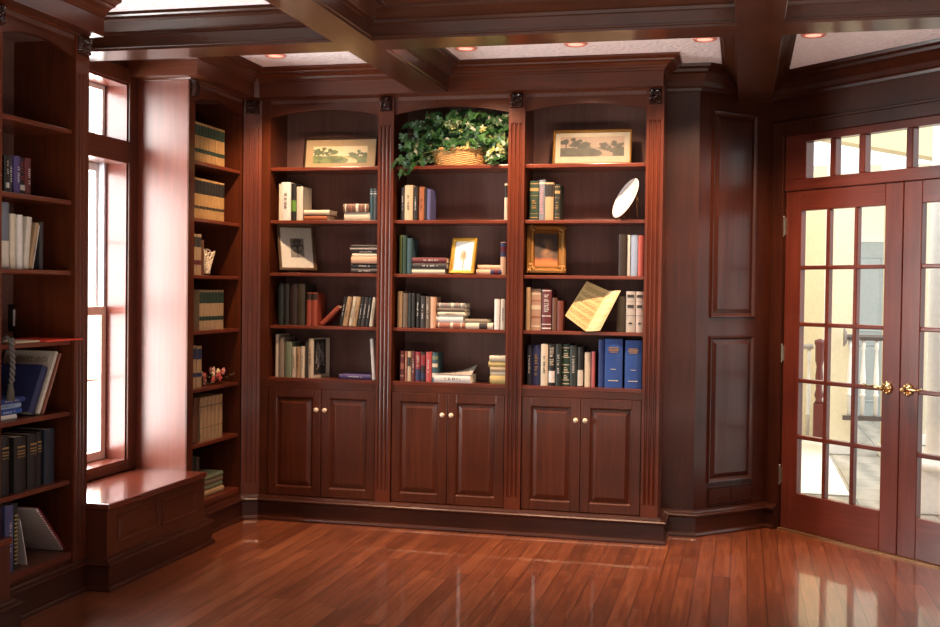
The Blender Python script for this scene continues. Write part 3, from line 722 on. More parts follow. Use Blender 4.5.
('C',2,-0.4504,0.0389,0.229,'gold','lawdark',0,'golden law volume with black top'),
('C',2,-0.4105,0.0389,0.229,'gold','lawdark',0,'golden law volume with black top'),
('C',2,-0.3706,0.0389,0.229,'gold','lawdark',0,'golden law volume with black top'),
('C',2,-0.3307,0.0389,0.229,'gold','lawdark',0,'golden law volume with black top'),
('C',2,-0.2908,0.0389,0.229,'gold','lawdark',0,'golden law volume with black top'),
('C',2,-0.2509,0.0389,0.229,'gold','lawdark',0,'golden law volume with black top'),
('C',4,-0.5180,0.0378,0.231,'tan','lawgreen',0,'tan law volume with green bands'),
('C',4,-0.4793,0.0378,0.231,'tan','lawgreen',0,'tan law volume with green bands'),
('C',4,-0.4405,0.0378,0.231,'tan','lawgreen',0,'tan law volume with green bands'),
('C',4,-0.4017,0.0378,0.231,'tan','lawgreen',0,'tan law volume with green bands'),
('C',4,-0.3630,0.0378,0.231,'tan','lawgreen',0,'tan law volume with green bands'),
('C',4,-0.3242,0.0378,0.231,'tan','lawgreen',0,'tan law volume with green bands'),
('C',4,-0.2855,0.0378,0.231,'tan','lawgreen',0,'tan law volume with green bands'),
('C',4,-0.2467,0.0378,0.231,'tan','lawgreen',0,'tan law volume with green bands'),
('C',6,-0.4960,0.0467,0.252,'tan','lawplain',0,'plain tan law volume'),
('C',6,-0.4483,0.0467,0.252,'tan','lawplain',0,'plain tan law volume'),
('C',6,-0.4007,0.0467,0.252,'tan','lawplain',0,'plain tan law volume'),
('C',6,-0.3530,0.0467,0.252,'tan','lawplain',0,'plain tan law volume'),
('C',6,-0.3053,0.0467,0.252,'tan','lawplain',0,'plain tan law volume'),
('C',6,-0.2577,0.0467,0.252,'tan','lawplain',0,'plain tan law volume'),
]
cnt = {}; tot = {}
for r_ in BOOKS: tot[(r_[0], r_[1])] = tot.get((r_[0], r_[1]), 0) + 1
BOOKS.sort(key=lambda r: (r[0], r[1], r[2]))
for i, (b, s, u, w, h, c, st, tilt, desc) in enumerate(BOOKS):
    z = (ZS if b in 'LMR' else ZL)[s - 1]
    d = min(.2, max(.13, h * .72))
    h = max(.1, min(h, .285))
    o = book(w - .0012, h, d, c, st, i)
    k = cnt.get((b, s), 0); cnt[(b, s)] = k + 1
    dp = .03 if b in 'LMR' else .035
    jit = random.Random(i).uniform(-.008, .01)
    place(o, b, u + w / 2, dp + (jit if not st.startswith('law') else 0), z + abs(math.sin(R(tilt))) * w / 2 + .0005, tilt)
    o['label'] = '%s, %s from left on %s shelf of %s' % (desc, ORD[k] if k < len(ORD) else 'last', shelf_name(b, s), BN[b])
    o['category'] = 'book'; o['group'] = 'upright books on the %s shelf of the %s' % (shelf_name(b, s), BN[b])
# flat stacks: bay, shelf, u, length, z, thickness, colour, style, label
FLATS = [
('L',2,.204,.150,0,.036,'orange','plain','orange brown book lying flat, lower of two on second shelf of left bay'),
('L',2,.206,.165,.034,.03,'cream','plain','cream book lying flat on the orange brown one, second shelf of left bay'),
('L',2,.464,.163,0,.05,'cream','plain','thick cream book lying flat, lower of two right on second shelf of left bay'),
('L',2,.461,.162,.05,.05,'brown','florals','patterned brown book lying on thick cream book, second shelf of left bay'),
('L',3,.512,.167,0,.030,'charcoal','barsw','charcoal book at bottom of flat stack, third shelf of left bay'),
('L',3,.512,.167,.030,.03,'black','barsw','black book second from bottom of flat stack, third shelf of left bay'),
('L',3,.517,.164,.06,.042,'peach','plain','thick peach book mid flat stack, third shelf of left bay'),
('L',3,.519,.163,.102,.018,'cream','plain','thin cream book above peach one in flat stack, third shelf of left bay'),
('L',3,.518,.163,.12,.02,'black','barsw','black book third from top of flat stack, third shelf of left bay'),
('L',3,.507,.175,.14,.014,'grey','plain','thin grey book second from top of flat stack, third shelf of left bay'),
('L',3,.512,.17,.154,.018,'black','plain','black book topmost of flat stack, third shelf of left bay'),
('L',5,.446,.2,0,.030,'purple','barsw','dark purple book lying flat alone, bottom shelf of left bay'),
('M',3,.885,.214,0,.032,'cream','plain','cream book at bottom of flat stack, third shelf of middle bay'),
('M',3,.901,.21,.032,.033,'charcoal','barsw','charcoal book mid flat stack left of gold frame, middle bay'),
('M',3,.899,.212,.065,.033,'maroon','barsw','dark maroon book topmost of flat stack left of gold frame, middle bay'),
('M',3,1.29,.156,0,.03,'peach','redtop','peach red ended book lying flat right of gold frame, lower of two'),
('M',3,1.298,.149,.03,.027,'peach','plain','peach book lying flat right of gold frame, upper of two'),
('M',4,1.046,.176,0,.035,'tanred','florals','red patterned book at bottom of tall flat stack, fourth shelf of middle bay'),
('M',4,1.046,.166,.035,.039,'white','plain','thick white book second from bottom of flat stack, fourth shelf of middle bay'),
('M',4,1.056,.168,.074,.025,'cream','barsk','cream book third from bottom of flat stack, fourth shelf of middle bay'),
('M',4,1.055,.168,.099,.022,'greybrown','plain','grey brown book second from top of flat stack, fourth shelf of middle bay'),
('M',4,1.051,.172,.121,.03,'grey','florals','grey patterned book topmost of tall flat stack, fourth shelf of middle bay'),
('M',4,1.23,.165,0,.036,'cream','darklabel','cream book lying flat, lower of short stack on fourth shelf of middle bay'),
('M',4,1.224,.135,.036,.022,'taupe','plain','taupe book lying flat, upper of short stack on fourth shelf of middle bay'),
('M',5,1.379,.1,0,.048,'yellow','plain','thick pale yellow paperback at bottom of right stack, bottom shelf of middle bay'),
('M',5,1.38,.099,.048,.026,'cream','plain','cream paperback second from bottom of right stack, bottom shelf of middle bay'),
('M',5,1.379,.1,.074,.024,'beige','plain','beige paperback third from bottom of right stack, bottom shelf of middle bay'),
('M',5,1.370,.109,.098,.034,'yellow','plain','yellow paperback jutting left, second from top of right stack, bottom shelf of middle bay'),
('M',5,1.377,.102,.132,.034,'cream','plain','cream paperback topmost of right stack, bottom shelf of middle bay'),
('C',7,-.497,.305,0,.034,'tan','plain','tan book lowest of flat stack, bottom shelf of corner bookcase'),
('C',7,-.497,.308,.034,.029,'sage','plain','sage book second from bottom of flat stack, bottom shelf of corner bookcase'),
('C',7,-.494,.304,.063,.03,'taupe','plain','taupe book second from top of flat stack, bottom shelf of corner bookcase'),
('C',7,-.494,.297,.093,.03,'sage','plain','sage book topmost of flat stack, bottom shelf of corner bookcase'),
('N',5,-2.335,.15,0,.022,'white','plain','white book lowest of flat stack, fifth shelf of near bookcase'),
('N',5,-2.335,.185,.022,.024,'blue','barsw','blue book second from bottom of flat stack, fifth shelf of near bookcase'),
('N',5,-2.335,.186,.046,.024,'paleblue','barsk','pale blue book second from top of flat stack, fifth shelf of near bookcase'),
('N',5,-2.335,.2,.07,.022,'darkblue','barsw','dark blue book topmost of flat stack, fifth shelf of near bookcase'),
]
for i, (b, s, u, ln, dz, th, c, st, lb) in enumerate(FLATS):
    z = (ZS if b in 'LMR' else ZL)[s - 1]
    o = book(th - .0006, ln, .15 if b in 'LMR' else .2, c, st, 300 + i)
    rot = (0, R(90), 0) if b in 'LMR' else (0, R(90), R(90))
    jit = random.Random(900 + i).uniform(-.008, .008)
    if b in 'LMR': o.location = (u, .035 + jit, z + dz + th / 2 + .0004)
    else: o.location = (XF - .04 - jit, u, z + dz + th / 2 + .0004)
    o.rotation_euler = rot
    o['label'] = lb; o['category'] = 'book'; o['group'] = 'books lying flat on the %s shelf of the %s' % (shelf_name(b, s), BN[b])
# thick white paperback lying half open beside the upright books
o = book(.047, .222, .17, 'white', 'barsk', 77)
o.location = (1.046, .01, ZS[4] + .024); o.rotation_euler = (0, R(90), 0)
tag(o, 'thick white paperback lying with lifted cover on bottom shelf of middle bay', 'book')
m = MB()
m.add([(1.05 + .222 * i / 6, .012 + .17 * j, ZS[4] + .049 + j * (.002 + .05 * (i / 6) ** 2)) for j in (0, 1) for i in range(7)], [(i, i + 1, 8 + i, 7 + i) for i in range(6)])
lf = m.build('lifted_cover', C('pagegrey'))
lf.parent = o; lf.matrix_parent_inverse = (Matrix.Translation(o.location) @ Matrix.Rotation(R(90), 4, 'Y')).inverted()
# rust red book leaning on the slim row, and the tall picture book turned outwards
o = book(.026, .155, .13, 'rust', 'plain', 71)
place(o, 'L', .325, .04, ZS[3] + .0102, 46)
tag(o, 'rust red book leaning steeply against the slim books on fourth shelf of left bay', 'book')
for o in [ob for ob in col.objects if str(ob.get('label', '')).startswith('tall cream titled book with picture cover')]:
    o.rotation_euler = (0, 0, R(-16)); o.location.y = .03; o.location.x -= .004
    m = MB(); m.box(.0205, .0215, .012, .13, .02, .235).build('cover_picture', C('charcoal'), o)
    q = random.Random(8); m = MB()
    for k in range(9): m.tube([(.0216, q.uniform(.025, .12), q.uniform(.04, .22)) for _ in range(4)], .0022, 5)
    m.build('cover_drawing', C('grey'), o)
# leaning books in the near bookcase
z5, z7 = ZL[4], ZL[6]
def lean(w, h, d, c, st, u, z, tilt, lb, seed=0, dp=.035):
    o = book(w, h, d, c, st, seed); place(o, 'N', u, dp, z + abs(math.sin(R(tilt))) * w / 2 + .0005, tilt)
    return tag(o, lb, 'book', 'leaning books in the near bookcase')
lean(.045, .225, .22, 'navy', 'plain', -2.085, z5, 27, 'navy book leaning right in front of white magazine, fifth shelf of near bookcase')
mg = lean(.02, .30, .26, 'ivory', 'plain', -2.035, z5, 27, 'large ivory magazine leaning right, fifth shelf of near bookcase', 1)
lean(.011, .292, .24, 'tanred', 'barsw', -2.004, z5, 27, 'thin red edged magazine leaning rightmost on fifth shelf of near bookcase', 2)
tx = bpy.data.curves.new('cover_title', 'FONT'); tx.body = 'tunist edi'; tx.size = .052; tx.align_x = 'LEFT'; tx.extrude = .0004
to = bpy.data.objects.new('tmp', tx); col.objects.link(to)
bpy.context.view_layer.update()
tm = bpy.data.meshes.new_from_object(to.evaluated_get(bpy.context.evaluated_depsgraph_get())); bpy.data.objects.remove(to)
to = bpy.data.objects.new('cover_title', tm); col.objects.link(to); tm.materials.append(plain('8f8170', .6)); to.parent = mg
to.location = (-.0108, .225, .245); to.rotation_euler = (R(90), 0, R(-90))
# papers and spiral notebook on the bottom shelf of the near bookcase
o = thing('spiral_notebook', 'white spiral notebook with red spine leaning left on bottom shelf of near bookcase', 'notebook')
MB().box(-.006, .006, .008, .21, 0, .30).build('pages', C('white'), o)
MB().box(.006, .009, .004, .212, 0, .302).build('back_cover', C('red'), o)
m = MB()
for k in range(17):
    z = .012 + k * .017; m.tube([(.009 * math.cos(a) + .001, .004 + .009 * math.sin(a), z) for a in [math.pi * 2 * q / 8 for q in range(9)]], .0018, 5)
m.build('spiral_binding', C('red'), o)
place(o, 'N', -1.838, .035, z7 + .007, -42)
o = thing('paper_pamphlet', 'loose white papers leaning left beside the spiral notebook on bottom shelf', 'papers')
m = MB()
for k in range(4): m.box(-.012 + k * .006, -.009 + k * .006, .01 + k * .004, .17, 0, .215 - k * .006)
m.build('sheets', C('white'), o); place(o, 'N', -2.10, .03, z7 + .004, -14)
o = thing('document_folder', 'dark grey folder standing behind the spiral notebook on bottom shelf', 'folder')
MB().box(-.008, .008, 0, .2, 0, .262).build('cover', C('charcoal'), o); MB().box(-.005, .005, -.001, .19, .004, .264).build('sheets', C('grey'), o); place(o, 'N', -2.143, .11, z7 + .001, -6)

# ------------------------------------------------------------------ pictures, plant and ornaments
def painted(name, w, h, nx, nz, fn, parent, y, z0, x0=None):
    x0 = -w / 2 if x0 is None else x0
    vs = [(x0 + w * i / nx, y, z0 + h * j / nz) for j in range(nz + 1) for i in range(nx + 1)]
    fs = [(j * (nx + 1) + i, j * (nx + 1) + i + 1, (j + 1) * (nx + 1) + i + 1, (j + 1) * (nx + 1) + i) for j in range(nz) for i in range(nx)]
    o = MB().add(vs, fs).build(name, M['vc'], parent)
    ca = o.data.color_attributes.new('Col', 'FLOAT_COLOR', 'POINT')
    for k, v in enumerate(o.data.vertices):
        u, t = (v.co.x - x0) / w, (v.co.z - z0) / h
        ca.data[k].color = fn(u, t)
    return o
def mixc(a, b, t): t = max(0, min(1, t)); return tuple(a[i] * (1 - t) + b[i] * t for i in range(3)) + (1,)
def landscape(seed, sky, land, tree, river):
    sk, ld, tr_, rv = map(hx, (sky, land, tree, river)); q = random.Random(int(seed * 10))
    clumps = [(q.uniform(0, .44), q.uniform(.5, .74), q.uniform(.05, .13)) for _ in range(13)] + [(q.uniform(.66, 1), q.uniform(.46, .62), q.uniform(.05, .1)) for _ in range(9)]
    trunks = [(.09, .8), (.2, .86), (.31, .78), (.84, .7)]
    def fn(u, t):
        n1 = noise.noise(Vector((u * 9, t * 5, seed))); n2 = noise.noise(Vector((u * 30, t * 16, seed)))
        c = mixc(sk, rv, t * .7 + n1 * .35)
        if t < .44 + .04 * n1: c = mixc(ld, tr_, .25 + n1 * .9 + n2 * .4)
        cx = .52 + .22 * math.sin((.44 - t) * 5)
        if t < .45 and abs(u - cx) < .02 + (.45 - t) * .2 + .02 * n2: c = mixc(rv, ld, .1 + .5 * abs(n1))
        for x, h in trunks:
            if abs(u - x) < .007 and .4 < t < h: c = tr_
            if math.hypot((u - x) * 2.2, t - h) < .09 + .04 * n2: c = mixc(tr_, ld, .2 + n2)
        for x, z, r in clumps:
            if math.hypot((u - x) * 1.5, t - z) < r * (1 + .7 * n2): c = mixc(tr_, ld, .25 + n2 * 1.1)
        return c
    return fn
def framed(name, label, w, h, fw, dp, fcol, mcol, pic, fn, loc, leanb, yaw, mat_w=None, group='framed pictures on the shelves', ornate=False):
    o = thing(name, label, 'picture frame', loc, (R(-leanb), 0, R(yaw)), group)
    if isinstance(fcol, str): fcol = plain(fcol, .35, .0, .3)
    # mitred moulding round the edge
    m = MB(); prof = [(0, 0), (0, -dp), (fw * .25, -dp * 1.15), (fw * .55, -dp * .8), (fw * .8, -dp * .85), (fw, -dp * .35), (fw, 0)]
    rings = []
    for i, y in prof: rings.append([(-w / 2 + i, y, i), (w / 2 - i, y, i), (w / 2 - i, y, h - i), (-w / 2 + i, y, h - i)])
    for a, b in zip(rings, rings[1:] + rings[:1]): m.add(a + b, [(q, (q + 1) % 4, 4 + (q + 1) % 4, 4 + q) for q in range(4)])
    f = m.build('frame', fcol, o)
    if ornate:
        q = random.Random(5); m = MB()
        for sx in (-1, 1):
            for sz in (0, 1):
                for k in range(9):
                    a = q.uniform(0, 6.28); rr = q.uniform(0, .022); m.ball((sx * (w / 2 - .024) + rr * math.cos(a), -dp * .95, sz * (h - .048) + .024 + rr * math.sin(a)), q.uniform(.008, .014), 6, (1, .7, 1))
        for k in range(26):
            t = k / 25
            for zz in (.012, h - .012): m.ball((-w / 2 + .01 + t * (w - .02), -dp, zz), .007, 5, (1.2, .8, .8))
            for xx in (-w / 2 + .012, w / 2 - .012): m.ball((xx, -dp, .01 + t * (h - .02)), .007, 5, (.8, .8, 1.2))
        m.build('carved_ornament', fcol, f, True)
    MB().box(-w / 2 + .002, w / 2 - .002, -.002, .004, .002, h - .002).build('backing', plain('4a3a2a', .8), o)
    MB().box(-w / 2 + fw * .9, w / 2 - fw * .9, -dp * .3 - .0015, -.002, fw * .9, h - fw * .9).build('mat_board', plain(mcol, .75), o)
    px, pz, pw, ph = pic
    painted('print', pw, ph, max(12, int(pw / .0035)), max(10, int(ph / .0035)), fn, o, -dp * .3 - .0022, pz, px)
    if not ornate: MB().box(-w / 2 + fw * .9, w / 2 - fw * .9, -dp * .3 - .0055, -dp * .3 - .0042, fw * .9, h - fw * .9).build('glass', M['glass'], o)
    return o
framed('framed_landscape', 'wide landscape print in dark frame on top shelf of left bay', .475, .195, .012, .018, '2a160e', 'a8906c', (-.178, .035, .352, .106), landscape(1.3, 'd8c8a8', '6f7f4a', '3a4a30', 'd8c49a'),
       (.392, .155, ZS[0] + .003), 9, 0)
framed('framed_landscape', 'wide landscape print in thin gilt frame on top shelf of right bay', .458, .205, .013, .022, plain('8a6a34', .35, .6), 'b0a692', (-.187, .05, .372, .118), landscape(4.1, '8a7868', '46463a', '2c2e26', '9c8674'),
       (1.948, .13, ZS[0] + .003), 9, 0)
def seg_d(u, t, a, b):
    dx, dy = b[0] - a[0], b[1] - a[1]; k = max(0, min(1, ((u - a[0]) * dx + (t - a[1]) * dy) / (dx * dx + dy * dy)))
    return math.hypot(u - a[0] - k * dx, (t - a[1] - k * dy) * 1.4)
TWIGS = [((.5, .05), (.52, .45)), ((.52, .45), (.25, .85)), ((.52, .45), (.75, .9)), ((.4, .62), (.15, .6)), ((.62, .65), (.88, .62)), ((.52, .45), (.5, .92)), ((.5, .25), (.22, .36)), ((.5, .2), (.8, .34)), ((.3, .75), (.42, .95)), ((.68, .78), (.58, .97))]
def sketch(u, t):
    d = min(seg_d(u, t, a, b) for a, b in TWIGS); n = noise.noise(Vector((u * 9, t * 9, 2)))
    return mixc(hx('2e2a26'), mixc(hx('8a8276'), hx('6a645c'), .5 + n), (d - .02) / .07)
framed('framed_print', 'dark framed ink sketch with white mat leaning on third shelf of left bay', .235, .30, .02, .02, plain('5a4632', .35, .3), 'cfc8bc', (-.04, .085, .085, .125), sketch, (.153, .085, ZS[2] + .012), 18, 36)
def flower(u, t):
    bg = hx('e6e2ea'); d = math.hypot((u - .5) * 1.1, (t - .52))
    if d < .22:
        n = noise.noise(Vector((u * 14, t * 14, 7)))
        return mixc(hx('c8a83a') if n > .12 else (hx('6a7a4a') if n > -.15 else hx('7a4a5a')), bg, d * 2)
    if abs(u - .5 - .04 * math.sin(t * 9)) < .035 and t < .42: return hx('7a8a5a')
    return bg
framed('framed_print', 'small flower print in bright gold frame on third shelf of middle bay', .162, .215, .02, .018, plain('d8ae4a', .3, .75), 'e8e2d8', (-.055, .03, .11, .152), flower, (1.201, .045, ZS[2] + .004), 13, -14)
def darkport(u, t):
    n = noise.noise(Vector((u * 4, t * 5, 3))); d = math.hypot((u - .55) * 1.5, t - .45)
    c = mixc(mixc(hx('8a6440'), hx('3a281c'), d * 2.2), hx('1a120c'), .25 + n)
    return mixc(hx('b0622c'), c, (t - .12 - .1 * n) / .16)  # orange light across the bottom is put into the print's colour
framed('ornate_frame', 'ornate deep gold frame with dark painting on third shelf of right bay', .225, .285, .047, .038, plain('8c6430', .36, .6), '3a2a1a', (-.069, .043, .138, .199), darkport, (1.697, .075, ZS[2] + .008), 12, 12, ornate=True)

# basket with ivy
o = thing('ivy_basket', 'variegated ivy trailing from a woven basket on top shelf of middle bay', 'potted plant', (1.165, .11, ZS[0] + .001))
m = MB(); n, k = 84, 15; vs = []; fs = []
for j in range(k + 1):
    for i in range(n):
        a = 2 * math.pi * i / n; wv = 1 + (.035 if ((i // 3) + j) % 2 else -.015); fl_ = .86 + .14 * j / k
        vs.append((.175 * fl_ * wv * math.cos(a), .095 * fl_ * wv * math.sin(a), .098 * j / k))
for j in range(k):
    for i in range(n): fs.append((j * n + i, j * n + (i + 1) % n, (j + 1) * n + (i + 1) % n, (j + 1) * n + i))
fs.append(tuple(range(n))); m.add(vs, fs)
bk = m.build('basket', plain('a8834e', .7, var=.35, name='wicker'), o)
m = MB()
for ph in (0, math.pi):
    m.tube([((.182 + .005 * math.cos(16 * a + ph)) * math.cos(a), (.1 + .005 * math.cos(16 * a + ph)) * math.sin(a), .098 + .005 * math.sin(16 * a + ph)) for a in [2 * math.pi * i / 96 for i in range(97)]], .006, 6)
m.build('rim', plain('b98a4c', .65), bk, True)
MB().lathe([(.001, .0), (.155, 0), (.155, .008), (.001, .008)], 24).build('soil', plain('2a1c12', .9), o, loc=(0, 0, .078)).scale = (1, .52, 1)
q = random.Random(21); leaf = MB(); tips = []
LF = [(0, 0), (.32, -.12), (.5, .12), (.3, .3), (.42, .62), (.16, .62), (0, 1.0), (-.16, .62), (-.42, .62), (-.3, .3), (-.5, .12), (-.32, -.12)]
def add_leaf(p, sz, nrm, up, k):
    nrm = nrm.normalized(); t = up - nrm * up.dot(nrm)
    if t.length < .01: t = Vector((1, 0, 0))
    t.normalize(); b = t.cross(nrm)
    pts = [p + (b * x + t * y) * sz + nrm * sz * (.12 * abs(x) * 2 - .25 * y * y) for x, y in LF]
    c = p + t * .35 * sz
    leaf.mat(k); leaf.add([c] + pts, [(0, i + 1, (i + 1) % 12 + 1) for i in range(12)])
def ok(p):
    return -.37 < p.x < .305 and p.y < .12 and (p.z < .312 - .35 * p.x * p.x) and (p.z > .02 or p.y < -.125)
stem = MB()
for i in range(92):
    a = q.uniform(0, 6.283); root = Vector((.13 * math.cos(a), .06 * math.sin(a), .09))
    end = Vector((q.gauss(.0, .2), q.uniform(-.13, .08), q.uniform(.12, .32)))
    if i < 12: end = Vector((q.uniform(-.36, -.22), q.uniform(-.15, -.06), q.uniform(-.05, .12)))
    elif i < 20: end = Vector((q.uniform(.2, .3), q.uniform(-.14, -.04), q.uniform(.02, .14)))
    mid = (root + end) / 2 + Vector((0, 0, q.uniform(.03, .12)))
    pts = [root * (1 - t) ** 2 + mid * 2 * t * (1 - t) + end * t * t for t in [k / 8 for k in range(9)]]
    pts = [Vector((max(-.37, min(.3, p.x)), max(-.16, min(.11, p.y)), min(p.z, .31 - .3 * p.x * p.x))) for p in pts]
    stem.tube(pts, .0016, 5)
    for k in range(2, 9):
        for _ in range(1 if k < 8 else 2):
            p = pts[k] + Vector((q.gauss(0, .018), q.gauss(-.01, .015), q.gauss(0, .015)))
            if not ok(p) or (abs(p.x) < .185 and p.z < .105 and p.y < -.04): continue
            nn = Vector((q.gauss(0, .5), -1 + q.gauss(0, .35), q.gauss(.45, .4))); up = Vector((q.gauss(0, .7), q.gauss(-.2, .3), q.gauss(-.25, .7)))
            add_leaf(p, q.uniform(.042, .066), nn, up, 1 if q.random() < (.2 if p.x > -.02 and p.z < .27 else .06) else (2 if q.random() < .35 else 0))
gl = lambda h, n: plain(h, .4, coat=.2, var=.35, name=n)
leaf.build('foliage', [gl('1f421d', 'ivy_green'), gl('727c46', 'ivy_variegated'), gl('2d5228', 'ivy_mid_green')], o)
stem.build('stems', plain('4a5a2a', .6), o)

# plate on a stand
nv = Vector((-.77, -.47, .43)).normalized()
zq = Vector((0, 0, 1)).rotation_difference(nv).to_matrix()
o = thing('decorative_plate', 'white plate on a wire stand at right end of second shelf, right bay', 'plate', (2.168, .068, ZS[1] + .118))
m = MB().lathe([(.001, .004), (.06, .004), (.075, .008), (.12, .017), (.126, .02), (.124, .022), (.118, .02), (.074, .012), (.06, .008), (.001, .008)], 48, mtx=zq)
m.build('dish', plain('efe6df', .2, coat=.5), o, True)
m = MB(); m.tube([zq @ Vector(((.102 + .006 * math.sin(14 * a)) * math.cos(a), (.102 + .006 * math.sin(14 * a)) * math.sin(a), .0155)) for a in [2 * math.pi * i / 140 for i in range(141)]], .003, 5)
m.build('floral_border', plain('c8a8a4', .4), o, True)
o = thing('plate_stand', 'thin dark wire stand holding up the white plate, right bay', 'stand', (2.168, .068, ZS[1] + .001))
m = MB(); t_ = nv * -.018
for sd in (-.05, .05):
    sdv = Vector((nv.y, -nv.x, 0)).normalized() * sd
    f0 = Vector((0, 0, 0)) + sdv + Vector((-.03, -.015, .003)); b0 = Vector((.075, .04, .003)) + sdv; top = t_ * 1.6 + sdv + Vector((0, 0, .15))
    m.tube([f0 + Vector((-.015, -.008, .014)), f0, Vector((.03, .015, .003)) + sdv, top], .0024, 6); m.tube([b0, top], .0024, 6)
m.build('wire_frame', plain('6a4a28', .35, .6), o, True)

# open music booklet leaning on its corner
o = thing('sheet_music', 'open booklet of yellowed sheet music propped on its corner, fourth shelf of right bay', 'sheet music', (1.945, 0, ZS[3] + .002))
def page(a, b, c, d, bulge, staves, nx=26, nz=64):
    a, b, c, d = map(Vector, (a, b, c, d)); vs = []; fs = []
    for j in range(nz + 1):
        for i in range(nx + 1):
            u, v = i / nx, j / nz
            p = (a * (1 - u) + b * u) * (1 - v) + (d * (1 - u) + c * u) * v; p.y -= bulge * math.sin(math.pi * u) * (1 - .3 * v)
            vs.append(p)
    for j in range(nz):
        for i in range(nx): k = j * (nx + 1) + i; fs.append((k, k + 1, k + nx + 2, k + nx + 1))
    ob = MB().add(vs, fs).build('page', M['vc'], o, True)
    ca = ob.data.color_attributes.new('Col', 'FLOAT_COLOR', 'POINT'); base = hx('b89a66') if staves else hx('c9b48a')
    for j in range(nz + 1):
        for i in range(nx + 1):
            u, v = i / nx, j / nz; cc = base
            if .07 < u < .93 and .06 < v < .92:
                f = (v * 6.2) % 1
                if f < .62 and noise.noise(Vector((u * 26, v * 60, 1 + staves))) > (-.02 if staves else .14): cc = hx('86703e') if staves else hx('a89460')
            ca.data[j * (nx + 1) + i].color = cc
X_ = 1.945
page((1.817 - X_, .045, .087), (0, -.005, 0), (2.066 - X_, .06, .232), (1.932 - X_, .105, .288), .006, 1)
page((0, -.005, 0), (2.03 - X_, -.03, .006), (2.138 - X_, .03, .236), (2.066 - X_, .06, .232), .016, 0)

# pierced white ornament and dried flowers on the corner bookcase
o = thing('coral_ornament', 'white pierced coral-like ornament beside two law books, third shelf of corner bookcase', 'ornament', (XF - .10, -.345, ZL[2] + .003))
q = random.Random(3); m = MB()
def cpt(u, v):                      # curled fan surface, narrow at the foot and wide at the rim
    wd = .035 + .075 * v; a = (u - .5) * 2.6
    return Vector((.028 * math.cos(a * 1.3) + .012 * math.sin(9 * u) * v, wd * math.sin(a) * 1.02, .006 + .145 * v * (1 - .16 * abs(u - .45))))
for k in range(15):
    u, v = q.random(), q.random() * .15; pts = []
    du = q.uniform(-.05, .05)
    for t in range(20):
        pts.append(cpt(max(0, min(1, u)), max(0, min(1, v)))); v += .047; u += du + .05 * math.sin(t * .9 + k)
    m.tube(pts, .0052, 6)
for k in range(9):
    v = .08 + .11 * k
    m.tube([cpt(t / 18, max(0, min(1, v + .07 * math.sin(t * 1.1 + k * 2)))) for t in range(19)], .0048, 6)
m.build('lattice', plain('cfc2a6', .6), o, True)
o = thing('flower_ornament', 'small cluster of pink and cream flowers on fifth shelf of corner bookcase', 'ornament', (XF - .06, -.28, ZL[4] + .001))
q = random.Random(9); fm = {0: MB(), 1: MB(), 2: MB()}
for k in range(17):
    y = q.gauss(0, .075); y = max(-.16, min(.16, y)); z = q.uniform(.015, .075) * (1 - abs(y) * 3) + .012; x = q.uniform(-.04, .03); kk = q.choice((0, 0, 1, 1, 2))
    for p in range(6):
        a = p * math.pi / 3 + q.random(); fm[kk].ball((x + .004, y + .013 * math.cos(a), z + .013 * math.sin(a)), .0095, 6, (.55, 1, 1))
    fm[kk].ball((x + .009, y, z), .007, 6)
for kk, nm, hc in ((0, 'red_blossoms', 'b04a44'), (1, 'cream_blossoms', 'd9c49a'), (2, 'pink_blossoms', 'cf8a80')): fm[kk].build(nm, plain(hc, .6), o, True)
m = MB()
for k in range(26):
    y = q.uniform(-.16, .17); z = q.uniform(.004, .05); x = q.uniform(-.05, .04)
    m.add([(x, y, z), (x + .012, y + .012, z + .012), (x + .004, y + .034, z + q.uniform(0, .02)), (x - .01, y + .014, z + .004)], [(0, 1, 2, 3)])
m.build('leaves', plain('5a5a3a', .6), o)

# outlet, folder, booklet and cord in the near bookcase
xb = XF - .31
o = thing('wall_outlet', 'white electrical outlet on dark plate at the back of the near bookcase, fourth shelf', 'outlet', (xb + .001, -1.83, 1.26))
MB().box(0, .006, -.046, .046, -.062, .062).build('cover_plate', plain('120c0a', .4), o, bevel=.002)
m = MB().box(.006, .010, -.02, .02, -.038, .038); m.build('socket_face', C('white'), o, bevel=.002)
m = MB()
for z in (.018, -.018): m.box(.0095, .0105, -.008, -.005, z - .006, z + .006).box(.0095, .0105, .005, .008, z - .006, z + .006)
m.build('slot', C('black'), o)
o = thing('red_folder', 'flat red folder overhanging the fourth shelf of the near bookcase', 'folder', (XF - .06, -1.945, ZL[3] + .001))
MB().add([(-.14, -.12, 0), (.085, -.13, 0), (.10, .13, .0), (-.14, .12, 0), (-.14, -.12, .006), (.085, -.13, .006), (.10, .13, .006), (-.14, .12, .006)], [(0, 1, 2, 3), (4, 5, 6, 7), (0, 1, 5, 4), (1, 2, 6, 5), (2, 3, 7, 6), (3, 0, 4, 7)]).build('cover', plain('d8402c', .5), o)
MB().box(-.13, .07, -.11, .11, .001, .005).build('sheets', C('white'), o)
o = thing('cream_booklet', 'cream booklet lying left of the red folder on the fourth shelf of near bookcase', 'booklet', (XF - .06, -2.17, ZL[3] + .001))
MB().box(-.13, .062, -.085, .085, 0, .006).build('cover', C('beige'), o, bevel=.001); MB().box(-.128, .06, -.083, .083, .0062, .0075).build('front_page', C('cream'), o)
o = thing('tassel_cord', 'dark twisted cord with tassel hanging from the fourth shelf of near bookcase', 'cord', (XF + .01, -2.30, .95))
m = MB()
for ph in (0, math.pi): m.tube([(.006 * math.cos(k * .55 + ph), .007 * math.sin(k * .55 + ph) + .012 * math.sin(k * .06), .24 - k * .0042) for k in range(46)], .0065, 6)
